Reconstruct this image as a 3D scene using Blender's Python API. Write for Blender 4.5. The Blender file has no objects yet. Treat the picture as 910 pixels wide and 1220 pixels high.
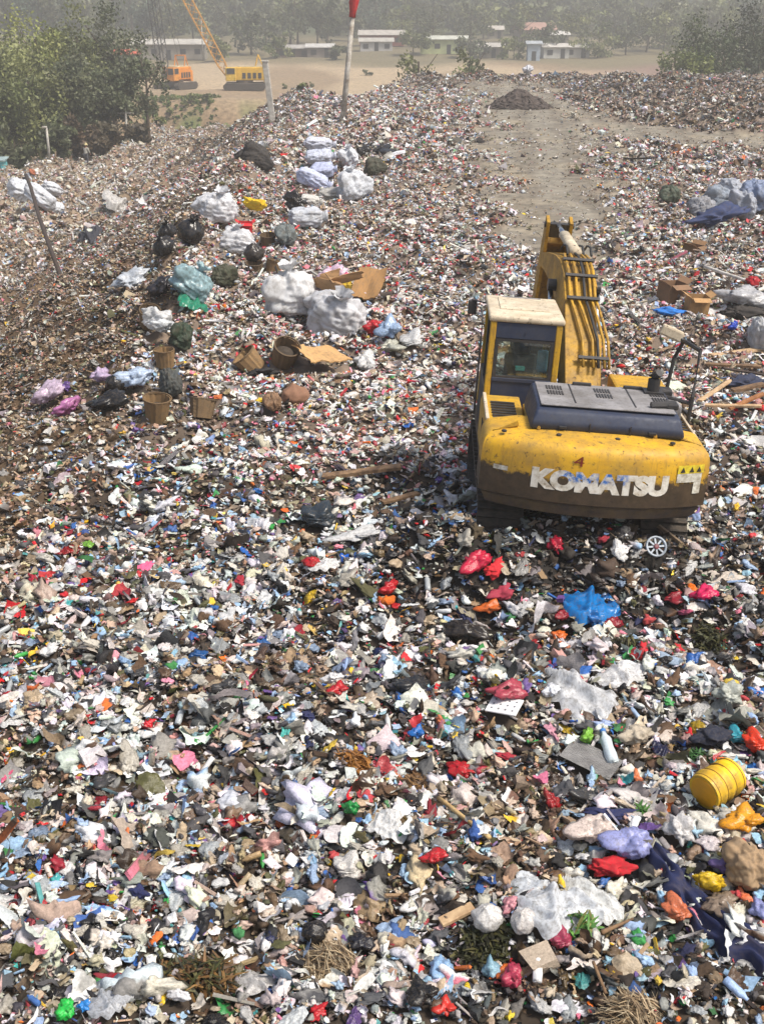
import bpy, bmesh, math, random
import numpy as np
from mathutils import Vector, Matrix

random.seed(7)
rng = np.random.default_rng(7)
R = math.radians
S = bpy.context.scene
COL = S.collection

# ------------------------------------------------------------------ camera, sky, sun, exposure
CAM_H, PITCH, FPX = 7.0, R(22.8), 1400.0
cam_d = bpy.data.cameras.new('camera')
cam = bpy.data.objects.new('camera', cam_d)
COL.objects.link(cam)
cam.location = (0, 0, CAM_H)
cam.rotation_euler = (math.pi / 2 - PITCH, 0, 0)
cam_d.sensor_fit = 'VERTICAL'
cam_d.sensor_height = 24.0
cam_d.lens = 24.0 * FPX / 1220.0
cam_d.clip_start = 0.1
cam_d.clip_end = 5000
S.camera = cam

SUN_EL, SUN_AZ = R(57), R(118)          # azimuth clockwise from +Y (north)
w = bpy.data.worlds.new('World')
S.world = w
w.use_nodes = True
wn = w.node_tree
wn.nodes.clear()
sky = wn.nodes.new('ShaderNodeTexSky')
sky.sky_type = 'NISHITA'
sky.sun_disc = False
sky.sun_elevation = SUN_EL
sky.sun_rotation = SUN_AZ
sky.dust_density = 4.0
bg = wn.nodes.new('ShaderNodeBackground')
bg.inputs['Strength'].default_value = 0.125
wo = wn.nodes.new('ShaderNodeOutputWorld')
wn.links.new(sky.outputs[0], bg.inputs[0])
wn.links.new(bg.outputs[0], wo.inputs[0])
sun_d = bpy.data.lights.new('sun', 'SUN')
sun_d.energy = 3.6
sun_d.angle = R(12)
sun_d.color = (1.0, 0.94, 0.85)
sun = bpy.data.objects.new('sun', sun_d)
COL.objects.link(sun)
sdir = Vector((math.sin(SUN_AZ) * math.cos(SUN_EL), math.cos(SUN_AZ) * math.cos(SUN_EL), math.sin(SUN_EL)))
sun.rotation_euler = sdir.to_track_quat('Z', 'Y').to_euler()
sun.location = sdir * 60
S.view_settings.view_transform = 'Standard'
S.view_settings.look = 'None'
S.view_settings.exposure = 0.45
S.view_settings.gamma = 1.0
S.view_settings.use_curve_mapping = False
S.render.engine = 'CYCLES'
S.cycles.use_denoising = True
S.cycles.max_bounces = 5
S.cycles.diffuse_bounces = 3
S.cycles.volume_bounces = 0
S.cycles.transparent_max_bounces = 6
HAZE_DENSITY = 0.0015

# ------------------------------------------------------------------ helpers
def lin(c):
    c = np.asarray(c, float) / 255.0
    return np.where(c <= 0.04045, c / 12.92, ((c + 0.055) / 1.055) ** 2.4)

def smooth(a, b, x):
    t = np.clip((np.asarray(x, float) - a) / (b - a), 0, 1)
    return t * t * (3 - 2 * t)

def tag(o, label=None, cat=None, group=None, kind=None):
    if label: o['label'] = label
    if cat: o['category'] = cat
    if group: o['group'] = group
    if kind: o['kind'] = kind
    return o

def empty(name, loc, rot=(0, 0, 0)):
    o = bpy.data.objects.new(name, None)
    o.empty_display_size = 0.2
    COL.objects.link(o)
    o.location = loc
    o.rotation_euler = rot
    return o

def link(name, me, parent=None, mat=None):
    o = bpy.data.objects.new(name, me)
    COL.objects.link(o)
    if mat is not None:
        me.materials.clear()
        me.materials.append(mat)
    if parent is not None:
        o.parent = parent
    return o

def np_mesh(name, V, F, col=None, smooth_shade=False, extra=None):
    """triangle mesh from arrays; col: per-vertex rgb"""
    me = bpy.data.meshes.new(name)
    V = np.asarray(V, np.float32); F = np.asarray(F, np.int32)
    n, m, k = len(V), len(F), F.shape[1]
    me.vertices.add(n)
    me.vertices.foreach_set('co', V.ravel())
    me.loops.add(m * k)
    me.loops.foreach_set('vertex_index', F.ravel())
    me.polygons.add(m)
    me.polygons.foreach_set('loop_start', np.arange(0, m * k, k, dtype=np.int32))
    me.polygons.foreach_set('loop_total', np.full(m, k, dtype=np.int32))
    me.polygons.foreach_set('use_smooth', np.full(m, bool(smooth_shade)))
    if col is not None:
        c = np.ones((n, 4), np.float32)
        c[:, :col.shape[1]] = col
        a = me.color_attributes.new('Col', 'FLOAT_COLOR', 'POINT')
        a.data.foreach_set('color', c.ravel())
    if extra is not None:
        a = me.attributes.new('gloss', 'FLOAT', 'POINT')
        a.data.foreach_set('value', np.asarray(extra, np.float32))
    me.update()
    me.validate()
    return me

def bm_obj(name, bm, mat, parent=None, smooth_shade=False):
    me = bpy.data.meshes.new(name)
    bmesh.ops.recalc_face_normals(bm, faces=bm.faces)
    if smooth_shade:
        for f in bm.faces: f.smooth = True
    bm.to_mesh(me)
    bm.free()
    return link(name, me, parent, mat)

def add_box(bm, c, s, rot=None, bevel=0.0, seg=2):
    m = Matrix.Translation(c)
    if rot is not None:
        m = m @ (rot if isinstance(rot, Matrix) else Matrix.Rotation(rot, 4, 'Z'))
    r = bmesh.ops.create_cube(bm, size=1.0)
    vs = r['verts']
    for v in vs:
        v.co = Vector((v.co.x * s[0], v.co.y * s[1], v.co.z * s[2]))
    if bevel:
        es = list({e for v in vs for e in v.link_edges})
        b = bmesh.ops.bevel(bm, geom=es, offset=bevel, segments=seg, affect='EDGES', profile=0.5)
        vs = list({v for f in b['faces'] for v in f.verts} | {v for v in vs if v.is_valid})
    for v in vs: v.co = m @ v.co
    return vs

def add_tube(bm, pts, r, seg=8, cap=True, r2=None):
    pts = [Vector(p) for p in pts]
    rings = []
    n = len(pts)
    for i, p in enumerate(pts):
        d = (pts[min(i + 1, n - 1)] - pts[max(i - 1, 0)]).normalized()
        up = Vector((0, 0, 1)) if abs(d.z) < 0.95 else Vector((0, 1, 0))
        a = d.cross(up).normalized(); b = a.cross(d).normalized()
        rr = r if r2 is None else r + (r2 - r) * i / (n - 1)
        rings.append([bm.verts.new(p + a * rr * math.cos(t) + b * rr * math.sin(t)) for t in [2 * math.pi * k / seg for k in range(seg)]])
    for i in range(n - 1):
        for k in range(seg):
            bm.faces.new((rings[i][k], rings[i][(k + 1) % seg], rings[i + 1][(k + 1) % seg], rings[i + 1][k]))
    if cap:
        bm.faces.new(rings[0][::-1]); bm.faces.new(rings[-1])

def add_prism(bm, prof, x0, x1, bevel=0.0, rotz=None):
    """profile in (y,z) extruded along x"""
    a = [bm.verts.new((x0, y, z)) for y, z in prof]
    b = [bm.verts.new((x1, y, z)) for y, z in prof]
    n = len(prof)
    fs = [bm.faces.new(a), bm.faces.new(b[::-1])]
    for i in range(n):
        fs.append(bm.faces.new((a[i], b[i], b[(i + 1) % n], a[(i + 1) % n])))
    vs = a + b
    if bevel:
        es = list({e for f in fs for e in f.edges})
        r = bmesh.ops.bevel(bm, geom=es, offset=bevel, segments=2, affect='EDGES', profile=0.5)
        vs = list({v for f in r['faces'] for v in f.verts} | {v for v in vs if v.is_valid})
    return vs

def add_lathe(bm, prof, seg=24, m=Matrix(), cap=True):
    """profile (r,z) around z"""
    rings = [[bm.verts.new(m @ Vector((r * math.cos(2 * math.pi * k / seg), r * math.sin(2 * math.pi * k / seg), z))) for k in range(seg)] for r, z in prof]
    for i in range(len(prof) - 1):
        for k in range(seg):
            bm.faces.new((rings[i][k], rings[i][(k + 1) % seg], rings[i + 1][(k + 1) % seg], rings[i + 1][k]))
    if cap:
        bm.faces.new(rings[0][::-1]); bm.faces.new(rings[-1])

# ------------------------------------------------------------------ materials
def new_mat(name):
    m = bpy.data.materials.new(name)
    m.use_nodes = True
    nt = m.node_tree
    return m, nt, nt.nodes['Principled BSDF']

def noise(nt, scale, detail=4, rough=0.6, vec=None, coord='Object'):
    tc = nt.nodes.new('ShaderNodeTexCoord')
    n = nt.nodes.new('ShaderNodeTexNoise')
    n.inputs['Scale'].default_value = scale
    n.inputs['Detail'].default_value = detail
    n.inputs['Roughness'].default_value = rough
    nt.links.new(vec if vec is not None else tc.outputs[coord], n.inputs['Vector'])
    return n

def ramp(nt, fac, stops):
    r = nt.nodes.new('ShaderNodeValToRGB')
    e = r.color_ramp.elements
    e[0].position, e[0].color = stops[0][0], (*stops[0][1], 1)
    e[1].position, e[1].color = stops[-1][0], (*stops[-1][1], 1)
    for p, c in stops[1:-1]:
        x = e.new(p); x.color = (*c, 1)
    nt.links.new(fac, r.inputs[0])
    return r

def mixc(nt, fac, a, b, mode='MIX'):
    n = nt.nodes.new('ShaderNodeMix')
    n.data_type = 'RGBA'; n.blend_type = mode
    for sock, v in ((n.inputs[0], fac), (n.inputs[6], a), (n.inputs[7], b)):
        if hasattr(v, 'is_linked'): nt.links.new(v, sock)
        elif isinstance(v, (int, float)): sock.default_value = v
        else: sock.default_value = (*v, 1)
    return n.outputs[2]

def bump(nt, bsdf, height, strength=0.4, dist=0.02):
    b = nt.nodes.new('ShaderNodeBump')
    b.inputs['Strength'].default_value = strength
    b.inputs['Distance'].default_value = dist
    nt.links.new(height, b.inputs['Height'])
    nt.links.new(b.outputs[0], bsdf.inputs['Normal'])

MATS = {}
def mat(name, c1, c2=None, scale=6.0, rough=0.6, metal=0.0, bumps=0.0, lo=0.35, hi=0.65):
    """plain surface with patchy wear from c1 to c2"""
    if name in MATS: return MATS[name]
    m, nt, b = new_mat(name)
    b.inputs['Roughness'].default_value = rough
    b.inputs['Metallic'].default_value = metal
    n = noise(nt, scale, 5, 0.65)
    c2 = c2 if c2 is not None else [x * 0.6 for x in c1]
    r = ramp(nt, n.outputs[0], [(lo, c1), (hi, c2)])
    nt.links.new(r.outputs[0], b.inputs['Base Color'])
    if bumps:
        n2 = noise(nt, scale * 4, 4, 0.6)
        bump(nt, b, n2.outputs[0], bumps, 0.02)
    MATS[name] = m
    return m

def vcol_mat(name, rough=0.6, var=0.25, scale=30.0, use_gloss=False, bumps=0.0, trans=0.0):
    m, nt, b = new_mat(name)
    a = nt.nodes.new('ShaderNodeAttribute'); a.attribute_name = 'Col'
    n = noise(nt, scale, 4, 0.7)
    mr = nt.nodes.new('ShaderNodeMapRange')
    mr.inputs['From Min'].default_value = 0.3; mr.inputs['From Max'].default_value = 0.7
    mr.inputs['To Min'].default_value = 1 - var; mr.inputs['To Max'].default_value = 1 + var * 0.6
    nt.links.new(n.outputs[0], mr.inputs['Value'])
    cc = nt.nodes.new('ShaderNodeCombineColor')
    for i in range(3): nt.links.new(mr.outputs[0], cc.inputs[i])
    c = mixc(nt, 1.0, a.outputs['Color'], cc.outputs[0], 'MULTIPLY')
    nt.links.new(c, b.inputs['Base Color'])
    if use_gloss:
        g = nt.nodes.new('ShaderNodeAttribute'); g.attribute_name = 'gloss'
        nt.links.new(g.outputs['Fac'], b.inputs['Roughness'])
    else:
        b.inputs['Roughness'].default_value = rough
    if bumps:
        bump(nt, b, n.outputs[0], bumps, 0.03)
    if trans:
        t = nt.nodes.new('ShaderNodeBsdfTranslucent')
        nt.links.new(c, t.inputs[0])
        mx = nt.nodes.new('ShaderNodeMixShader'); mx.inputs[0].default_value = trans
        out = nt.nodes['Material Output']
        nt.links.new(b.outputs[0], mx.inputs[1]); nt.links.new(t.outputs[0], mx.inputs[2])
        nt.links.new(mx.outputs[0], out.inputs[0])
    return m

def ocol_mat(name, rough=0.4, dirt=0.35, scale=9.0, spec=0.5, trans=0.0, weave=0.0, crinkle=0.0):
    """colour from the object's own colour, soiled by patches of brown dirt"""
    m, nt, b = new_mat(name)
    oi = nt.nodes.new('ShaderNodeObjectInfo')
    n = noise(nt, scale, 6, 0.7)
    dm = ramp(nt, n.outputs[0], [(0.46, (0, 0, 0)), (0.72, (dirt * 1.4,) * 3)])
    c = mixc(nt, dm.outputs[0], oi.outputs['Color'], (0.11, 0.085, 0.055))
    nt.links.new(c, b.inputs['Base Color'])
    b.inputs['Roughness'].default_value = rough
    if weave:
        tc = nt.nodes.new('ShaderNodeTexCoord')
        wv = nt.nodes.new('ShaderNodeTexWave'); wv.inputs['Scale'].default_value = weave
        wv.inputs['Distortion'].default_value = 2.0
        nt.links.new(tc.outputs['Object'], wv.inputs['Vector'])
        bump(nt, b, wv.outputs[0], 0.35, 0.01)
    elif crinkle:
        v = nt.nodes.new('ShaderNodeTexVoronoi'); v.inputs['Scale'].default_value = crinkle
        v.feature = 'F1'
        n3 = noise(nt, crinkle * 0.5, 3, 0.6)
        tc = nt.nodes.new('ShaderNodeTexCoord')
        nt.links.new(mixc(nt, 0.15, tc.outputs['Object'], n3.outputs['Color']), v.inputs['Vector'])
        bump(nt, b, n3.outputs[0], 0.25, 0.02)
    if trans:
        t = nt.nodes.new('ShaderNodeBsdfTranslucent')
        nt.links.new(c, t.inputs[0])
        mx = nt.nodes.new('ShaderNodeMixShader'); mx.inputs[0].default_value = trans
        out = nt.nodes['Material Output']
        nt.links.new(b.outputs[0], mx.inputs[1]); nt.links.new(t.outputs[0], mx.inputs[2])
        nt.links.new(mx.outputs[0], out.inputs[0])
    return m

M_LITTER = vcol_mat('loose_waste', var=0.35, scale=40, use_gloss=True, bumps=0.35, trans=0.06)
M_GROUND = vcol_mat('soil', rough=0.95, var=0.5, scale=1.6, bumps=0.6)
M_LEAF = vcol_mat('leaves', rough=0.6, var=0.2, scale=3, trans=0.25)
M_FILM = ocol_mat('plastic_film', rough=0.24, dirt=0.55, scale=7, trans=0.25, crinkle=22)
M_CLOTH = ocol_mat('cloth', rough=0.85, dirt=0.3, scale=8, crinkle=9)
M_SACK = ocol_mat('woven_sack', rough=0.6, dirt=0.5, scale=2.6, weave=45, trans=0.12)
M_CARD = ocol_mat('cardboard', rough=0.85, dirt=0.45, scale=6)
M_HARD = ocol_mat('hard_plastic', rough=0.35, dirt=0.25, scale=7)
M_WOOD = ocol_mat('weathered_wood', rough=0.8, dirt=0.4, scale=12)
M_WICKER = ocol_mat('wicker', rough=0.85, dirt=0.5, scale=14, weave=30)

# ------------------------------------------------------------------ the lie of the land
_ph = rng.uniform(0, 6.28, (6, 8, 3))
def wob(x, y, wl, k=0, n=5):
    """smooth pseudo noise, about -1..1, wavelength wl"""
    s = np.zeros(np.broadcast(x, y).shape)
    for i in range(n):
        a = 2.399963 * i + _ph[k, i, 0]
        f = 6.28 / (wl * (0.6 + 0.23 * i))
        s = s + np.sin((x * math.cos(a) + y * math.sin(a)) * f + _ph[k, i, 1])
    return s / (n ** 0.5) / 1.1

def ridge_x(y):
    return -5.3 + 0.7 * np.sin(y * 0.09 + 0.5) + 0.35 * np.sin(y * 0.31)

def road_mask(x, y):
    """1 on the bare dirt track, 0 on the waste"""
    def strip(pts):
        best = np.full(np.broadcast(x, y).shape, -9.0)
        for (x0, y0, w0), (x1, y1, w1) in zip(pts[:-1], pts[1:]):
            dx, dy = x1 - x0, y1 - y0
            t = np.clip(((x - x0) * dx + (y - y0) * dy) / (dx * dx + dy * dy), 0, 1)
            d = np.hypot(x - x0 - t * dx, y - y0 - t * dy)
            ww = w0 + (w1 - w0) * t
            best = np.maximum(best, (ww - d) / np.maximum(ww, 0.5))
        return best
    m = np.maximum(strip([(5.4, 32, .5), (5.9, 40, 2.0), (6.6, 46, 3.0), (8.4, 64, 4.0), (10.8, 90, 5.2), (11.2, 118, 6.0)]),
                   strip([(10, 82, 5), (16, 73, 5), (22, 66, 4.5), (31, 60, 4.5), (48, 50, 4)]))
    m = m + 0.34 * wob(x, y, 4.5, 2) + 0.24 * wob(x, y, 1.1, 3)
    return smooth(-0.22, 0.48, m)

def apron_x(y):
    return np.where(y < 94, -31.0 - (94 - y) * 0.12, -29.6 + (y - 94) * 0.11)

def landfill(x, y):
    top = 0.012 * np.maximum(y - 16, 0) - 0.012 * np.maximum(y - 100, 0)
    rm = road_mask(x, y)
    lump = 0.20 * wob(x, y, 2.3, 0) + 0.10 * wob(x, y, 0.8, 1)
    lump = lump * np.where(y < 24, 0.55, 1.0) * (1 - 0.85 * rm)
    top = top + lump
    # heaps on the far right, tipped along the edge
    h = smooth(0, 6, x - (15 + (y - 90) * -0.02)) * smooth(66, 78, y) * (0.35 + 0.45 * wob(x, y, 6, 4)) * smooth(135, 110, y)
    h2 = smooth(0.55, 1.0, y / 132) * smooth(118, 126, y) * (0.5 + 0.6 * wob(x, y, 5, 5))
    top = top + np.maximum(h, 0) * (1 - rm) + np.maximum(h2, 0) * 0.45
    # rim along the left edge
    rx = ridge_x(y)
    top = top + 0.55 * np.exp(-((x - rx) / 1.3) ** 2) * smooth(18, 30, y) * (1 - .55 * smooth(55, 90, y)) * (0.8 + 0.5 * wob(x, y, 4, 4))
    # bank the digger has cut itself into
    top = top + (0.78 + 0.08 * wob(x, y, 1.1, 2)) * np.where(y > 14.3, np.exp(-((y - 14.3) / 0.7) ** 2), np.exp(-((y - 14.3) / 1.15) ** 2)) * smooth(7.5, 5.2, x) * smooth(-1.5, 1.2, x) * (1 - 0.35 * smooth(3.0, 3.6, x))
    apron = -4.5 + 0.5 * wob(x, y, 9, 2) + 0.25 * wob(x, y, 2.6, 0)
    t = np.clip((rx - 0.6 - x) / 10.5, 0, 1)
    t = t * t * (3 - 2 * t) * 0.5 + t * 0.5
    return top * (1 - t) + (apron + 0.3 * wob(x, y, 1.6, 5)) * t

def country(x, y):
    lo = -9.0 + 4.5 * smooth(178, 188, y + 3 * wob(x, y, 40, 1))
    z = lo + 0.04 * np.maximum(y - 222, 0) + 0.045 * np.maximum(y - 400, 0)
    z = np.where(y > 700, z + 0, z)
    return np.minimum(z, 34) + 0.25 * wob(x, y, 30, 3) + smooth(380, 480, y) * 3.0 * wob(x, y, 130, 2)

def height(x, y):
    x = np.asarray(x, float); y = np.asarray(y, float)
    out = np.maximum(np.maximum(apron_x(y) - x, 0), np.maximum(y - 134 + 36 * np.exp(-((x + 3.5) / 4.6) ** 2) - 1.5 * wob(x, y, 12, 1) - 5 * smooth(-8, -14, x), 0))
    out = np.maximum(out, np.maximum(x - 75, 0))
    return np.maximum(landfill(x, y) - 0.55 * out - 0.02 * out ** 2, country(x, y))

def inside(x, y):
    return (x > apron_x(y) - 2) & (y < 138 - 34 * np.exp(-((x + 3.5) / 4.6) ** 2))

_c, _s = math.cos(PITCH), math.sin(PITCH)
def at(px, py, dz=0.0):
    """where the sight line through a point of the photograph meets the ground"""
    u, v = (px - 455) / FPX, (610 - py) / FPX
    d = np.array([u, _c + v * _s, -_s + v * _c])
    ts = np.geomspace(5, 900, 2500)
    P = ts[:, None] * d + np.array([0, 0, CAM_H])
    g = P[:, 2] - height(P[:, 0], P[:, 1]) - dz
    i = int(np.argmax(g < 0)) if (g < 0).any() else len(ts) - 1
    a, b = ts[max(i - 1, 0)], ts[i]
    for _ in range(20):
        t = 0.5 * (a + b); p = d * t + np.array([0, 0, CAM_H])
        if p[2] - float(height(p[0], p[1])) - dz < 0: b = t
        else: a = t
    p = d * b + np.array([0, 0, CAM_H])
    return Vector(p), FPX / b        # point, photo pixels per metre there

# ground sheet
def build_ground():
    ys = np.concatenate([np.linspace(-80, 5.5, 14), np.geomspace(6, 150, 420), np.linspace(151, 300, 100), np.geomspace(303, 1500, 60)])
    us = np.linspace(-1, 1, 341)
    Y, U = np.meshgrid(ys, us, indexing='ij')
    X = (0.42 * np.maximum(Y, 5) + 5) * U + np.sign(U) * 900 * np.abs(U) ** 15
    Z = height(X, Y)
    V = np.stack([X, Y, Z], -1).reshape(-1, 3)
    n, k = len(ys), len(us)
    I = np.arange(n * k).reshape(n, k)
    F = np.stack([I[:-1, :-1], I[:-1, 1:], I[1:, 1:], I[1:, :-1]], -1).reshape(-1, 4)
    x, y = V[:, 0], V[:, 1]
    waste = lin((62, 52, 42)); organic = lin((88, 70, 50)); road = lin((130, 123, 109)); field = lin((172, 152, 122))
    hill = lin((70, 80, 50)); bank = lin((124, 102, 76)); pale = lin((136, 119, 100)); brown = lin((132, 106, 92)); grass = lin((96, 106, 58))
    rx = ridge_x(y)
    c = np.tile(waste, (len(V), 1))
    def over(m, col):
        nonlocal c
        c = c * (1 - m[:, None]) + col * m[:, None]
    over(smooth(17, 24, y), lin((122, 107, 93)))
    over(smooth(1.0, 0.4, np.hypot((x - 2.6) / 4.2, (y - 14.6) / 2.6)), lin((30, 26, 22)))  # shade under and beside the digger, painted into the ground colour
    over(smooth(-0.5, 1.0, rx - x), organic)
    over(smooth(11, 15, rx - x), pale)
    over(smooth(-0.5, 1.0, rx - x) * smooth(40, 62, y) * .6, pale)
    over(road_mask(x, y), road)
    rut = road_mask(x, y) * smooth(0.55, 0.95, np.abs(np.sin((x - 0.10 * y) * 1.35 + 0.4 * wob(x, y, 9, 3))))
    over(rut * 0.55, lin((104, 94, 80)))
    over(road_mask(x, y) * smooth(0.2, 0.8, wob(x, y, 5, 4)) * 0.5, lin((150, 138, 116)))
    ins = inside(x, y)
    out = (~ins).astype(float)
    over(out, field)
    over(out * smooth(0.0, 0.8, wob(x, y, 45, 4)) * 0.6, bank)
    over(out * smooth(190, 180, y), bank)
    over(out * smooth(190, 180, y) * smooth(0.1, 0.6, wob(x, y, 14, 5)), grass)
    over(out * smooth(30, 60, x) * smooth(200, 230, y), brown)
    over(out * smooth(262, 285, y + 8 * wob(x, y, 60, 2)), lin((118, 108, 80)))
    over(out * smooth(360, 420, y), hill)
    me = np_mesh('ground', V, F, c, smooth_shade=True)
    tag(link('ground', me, mat=M_GROUND), kind='structure')
build_ground()

TAKEN = []     # (x, y, r) ground held by single things

# ------------------------------------------------------------------ loose litter, too much to count
def ico(sub):
    bm = bmesh.new()
    bmesh.ops.create_icosphere(bm, subdivisions=sub, radius=1.0)
    V = np.array([v.co[:] for v in bm.verts]); F = np.array([[v.index for v in f.verts] for f in bm.faces])
    bm.free()
    return V, F
ICO = {s: ico(s) for s in (1, 2, 3, 4, 5)}

def crumple(V, rs, amp=0.35, freq=2.2, octaves=3):
    d = V / np.linalg.norm(V, axis=1, keepdims=True)
    r = np.ones(len(V))
    P = V.copy()
    for o in range(octaves):
        for _ in range(3):
            k = rs.normal(size=3); k /= np.linalg.norm(k)
            ph = rs.uniform(0, 6.28)
            f = freq * (1.9 ** o) * rs.uniform(0.7, 1.3)
            r += amp / (1.7 ** o) * (0.45 - np.abs(np.sin((V @ k) * f + ph)))
    return d * np.maximum(r, 0.25)[:, None]

def puff(V, rs, low=.20, crease=.11, f=2.6, n=6, ears=2, width=.10):
    """a stuffed thin-skinned shape: soft pillows parted by narrow wandering creases"""
    d = V / np.linalg.norm(V, axis=1, keepdims=True)
    r = np.ones(len(V))
    def dirn():
        k = rs.normal(size=3); return k / np.linalg.norm(k)
    for q in range(3):
        r += low / (1 + q) * np.sin((d @ dirn()) * (1.6 + q) + rs.uniform(0, 6))
    for q in range(n):
        ph = (d @ dirn()) * f * rs.uniform(.7, 1.6) + 1.1 * np.sin((d @ dirn()) * 3.0 + rs.uniform(0, 6)) + rs.uniform(0, 6)
        r -= crease * rs.uniform(.5, 1.2) * np.exp(-np.sin(ph) ** 2 / width)
    for q in range(5):
        ph = (d @ dirn()) * f * 3.2 + 1.5 * np.sin((d @ dirn()) * 5 + rs.uniform(0, 6))
        r -= crease * .30 * np.exp(-np.sin(ph) ** 2 / width)
    for q in range(ears):
        e = dirn(); e[2] = abs(e[2]) * .5; e /= np.linalg.norm(e)
        r += .45 * np.maximum((d @ e) - .80, 0) / .2
    return d * np.maximum(r, .3)[:, None]

def film_sheet(rs, n=34, m=26):
    u, v = np.meshgrid(np.linspace(-1, 1, n), np.linspace(-1, 1, m), indexing='ij')
    x, y = u * np.sqrt(1 - v * v / 2), v * np.sqrt(1 - u * u / 2)
    ph = np.arctan2(y, x); rr = np.hypot(x, y)
    out = 1.0 + .16 * np.sin(2 * ph + rs.uniform(0, 6)) + .10 * np.sin(3 * ph + rs.uniform(0, 6)) + .05 * np.sin(7 * ph + rs.uniform(0, 6)) + .04 * np.sin(11 * ph + rs.uniform(0, 6))
    x, y = x * out, y * out
    z = np.zeros_like(x)
    for q in range(7):
        a = rs.uniform(0, 6.28); f = 2.0 + 1.5 * q
        z += .26 / (1 + .9 * q) * np.exp(-np.sin((x * math.cos(a) + y * math.sin(a)) * f * .5 + .9 * np.sin(x * 2.3 + y * 1.7 + q) + rs.uniform(0, 6)) ** 2 / .12)
    z = z - z.mean() - .25 * rr ** 3
    V = np.stack([x * 1.1, y * .85, z], -1).reshape(-1, 3)
    I = np.arange(n * m).reshape(n, m)
    q = np.stack([I[:-1, :-1], I[1:, :-1], I[1:, 1:], I[:-1, 1:]], -1).reshape(-1, 4)
    return V, np.concatenate([q[:, [0, 1, 2]], q[:, [0, 2, 3]]])

def wrinkle(V, rs, amp=.16, f=3.4, octaves=3):
    """sharp crumples over a rounded form"""
    d = V / np.linalg.norm(V, axis=1, keepdims=True)
    r = np.zeros(len(V))
    for o in range(octaves):
        for _ in range(3):
            k = rs.normal(size=3); k /= np.linalg.norm(k); m = rs.normal(size=3); m /= np.linalg.norm(m)
            r += amp / (1.6 ** o) * (0.5 - np.abs(np.sin((d @ k) * f * 1.9 ** o * rs.uniform(.7, 1.3) + 1.2 * np.sin((d @ m) * 2.5) + rs.uniform(0, 6.28))))
    return V * np.maximum(1 + r, .3)[:, None]

def grid_sheet(n, m, rs, amp=0.25):
    u, v = np.meshgrid(np.linspace(-1, 1, n), np.linspace(-1, 1, m), indexing='ij')
    z = np.zeros_like(u)
    for o in range(4):
        a = rs.uniform(0, 6.28)
        z += amp / (1 + 0.6 * o) * np.abs(np.sin((u * math.cos(a) + v * math.sin(a)) * (1.3 + 1.3 * o) + rs.uniform(0, 6)))
    rnd = rs.uniform(0.0, 0.9)
    x = u * np.sqrt(1 - rnd * v * v / 2) * (1 + 0.12 * np.sin(v * 3 + rs.uniform(0, 6))) + (0.35 / n) * rs.normal(size=u.shape)
    y = v * np.sqrt(1 - rnd * u * u / 2) * (1 + 0.12 * np.sin(u * 3 + rs.uniform(0, 6))) + (0.35 / n) * rs.normal(size=u.shape)
    z += 0.35 * (u * math.cos(n) + v * 0.6) ** 2
    V = np.stack([x, y, z - z.mean() + (0.18 / n) * rs.normal(size=u.shape)], -1).reshape(-1, 3)
    I = np.arange(n * m).reshape(n, m)
    q = np.stack([I[:-1, :-1], I[1:, :-1], I[1:, 1:], I[:-1, 1:]], -1).reshape(-1, 4)
    return V, np.concatenate([q[:, [0, 1, 2]], q[:, [0, 2, 3]]])

def box_vf():
    V = np.array([[x, y, z] for x in (-1, 1) for y in (-1, 1) for z in (-1, 1)], float)
    F = np.array([[0, 1, 3], [0, 3, 2], [4, 6, 7], [4, 7, 5], [0, 4, 5], [0, 5, 1], [2, 3, 7], [2, 7, 6], [0, 2, 6], [0, 6, 4], [1, 5, 7], [1, 7, 3]])
    return V, F

def ribbon_vf(rs, n=9):
    t = np.linspace(-1, 1, n)
    a = np.cumsum(rs.normal(0, .45, n)); x = np.cumsum(np.cos(a)); y = np.cumsum(np.sin(a))
    x = (x - x.mean()) / n * 2.2; y = (y - y.mean()) / n * 2.2
    z = .16 * np.sin(t * 4 + rs.uniform(0, 6)) * rs.uniform(.4, 1)
    w = .11 * (1.2 - t ** 2) * rs.uniform(.6, 1.6); tw = np.cumsum(rs.normal(0, .5, n))
    nx, ny = -np.sin(a), np.cos(a)
    A = np.stack([x + nx * w * np.cos(tw), y + ny * w * np.cos(tw), z + w * np.sin(tw)], -1)
    B = np.stack([x - nx * w * np.cos(tw), y - ny * w * np.cos(tw), z - w * np.sin(tw)], -1)
    V = np.concatenate([A, B]); k = np.arange(n - 1)
    F = np.concatenate([np.stack([k, k + 1, k + n + 1], -1), np.stack([k, k + n + 1, k + n], -1)])
    return V, F

def bottle_vf(seg=7):
    prof = [(0.0, -1), (0.30, -1), (0.33, -0.5), (0.30, 0.0), (0.33, 0.45), (0.14, 0.78), (0.13, 1.0), (0.0, 1.0)]
    V = []; F = []
    for r, z in prof:
        for k in range(seg):
            a = 2 * math.pi * k / seg
            V.append((z, r * math.cos(a), r * math.sin(a)))
    for i in range(len(prof) - 1):
        for k in range(seg):
            a, b, c, d = i * seg + k, i * seg + (k + 1) % seg, (i + 1) * seg + (k + 1) % seg, (i + 1) * seg + k
            F += [(a, b, c), (a, c, d)]
    return np.array(V), np.array(F)

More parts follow.
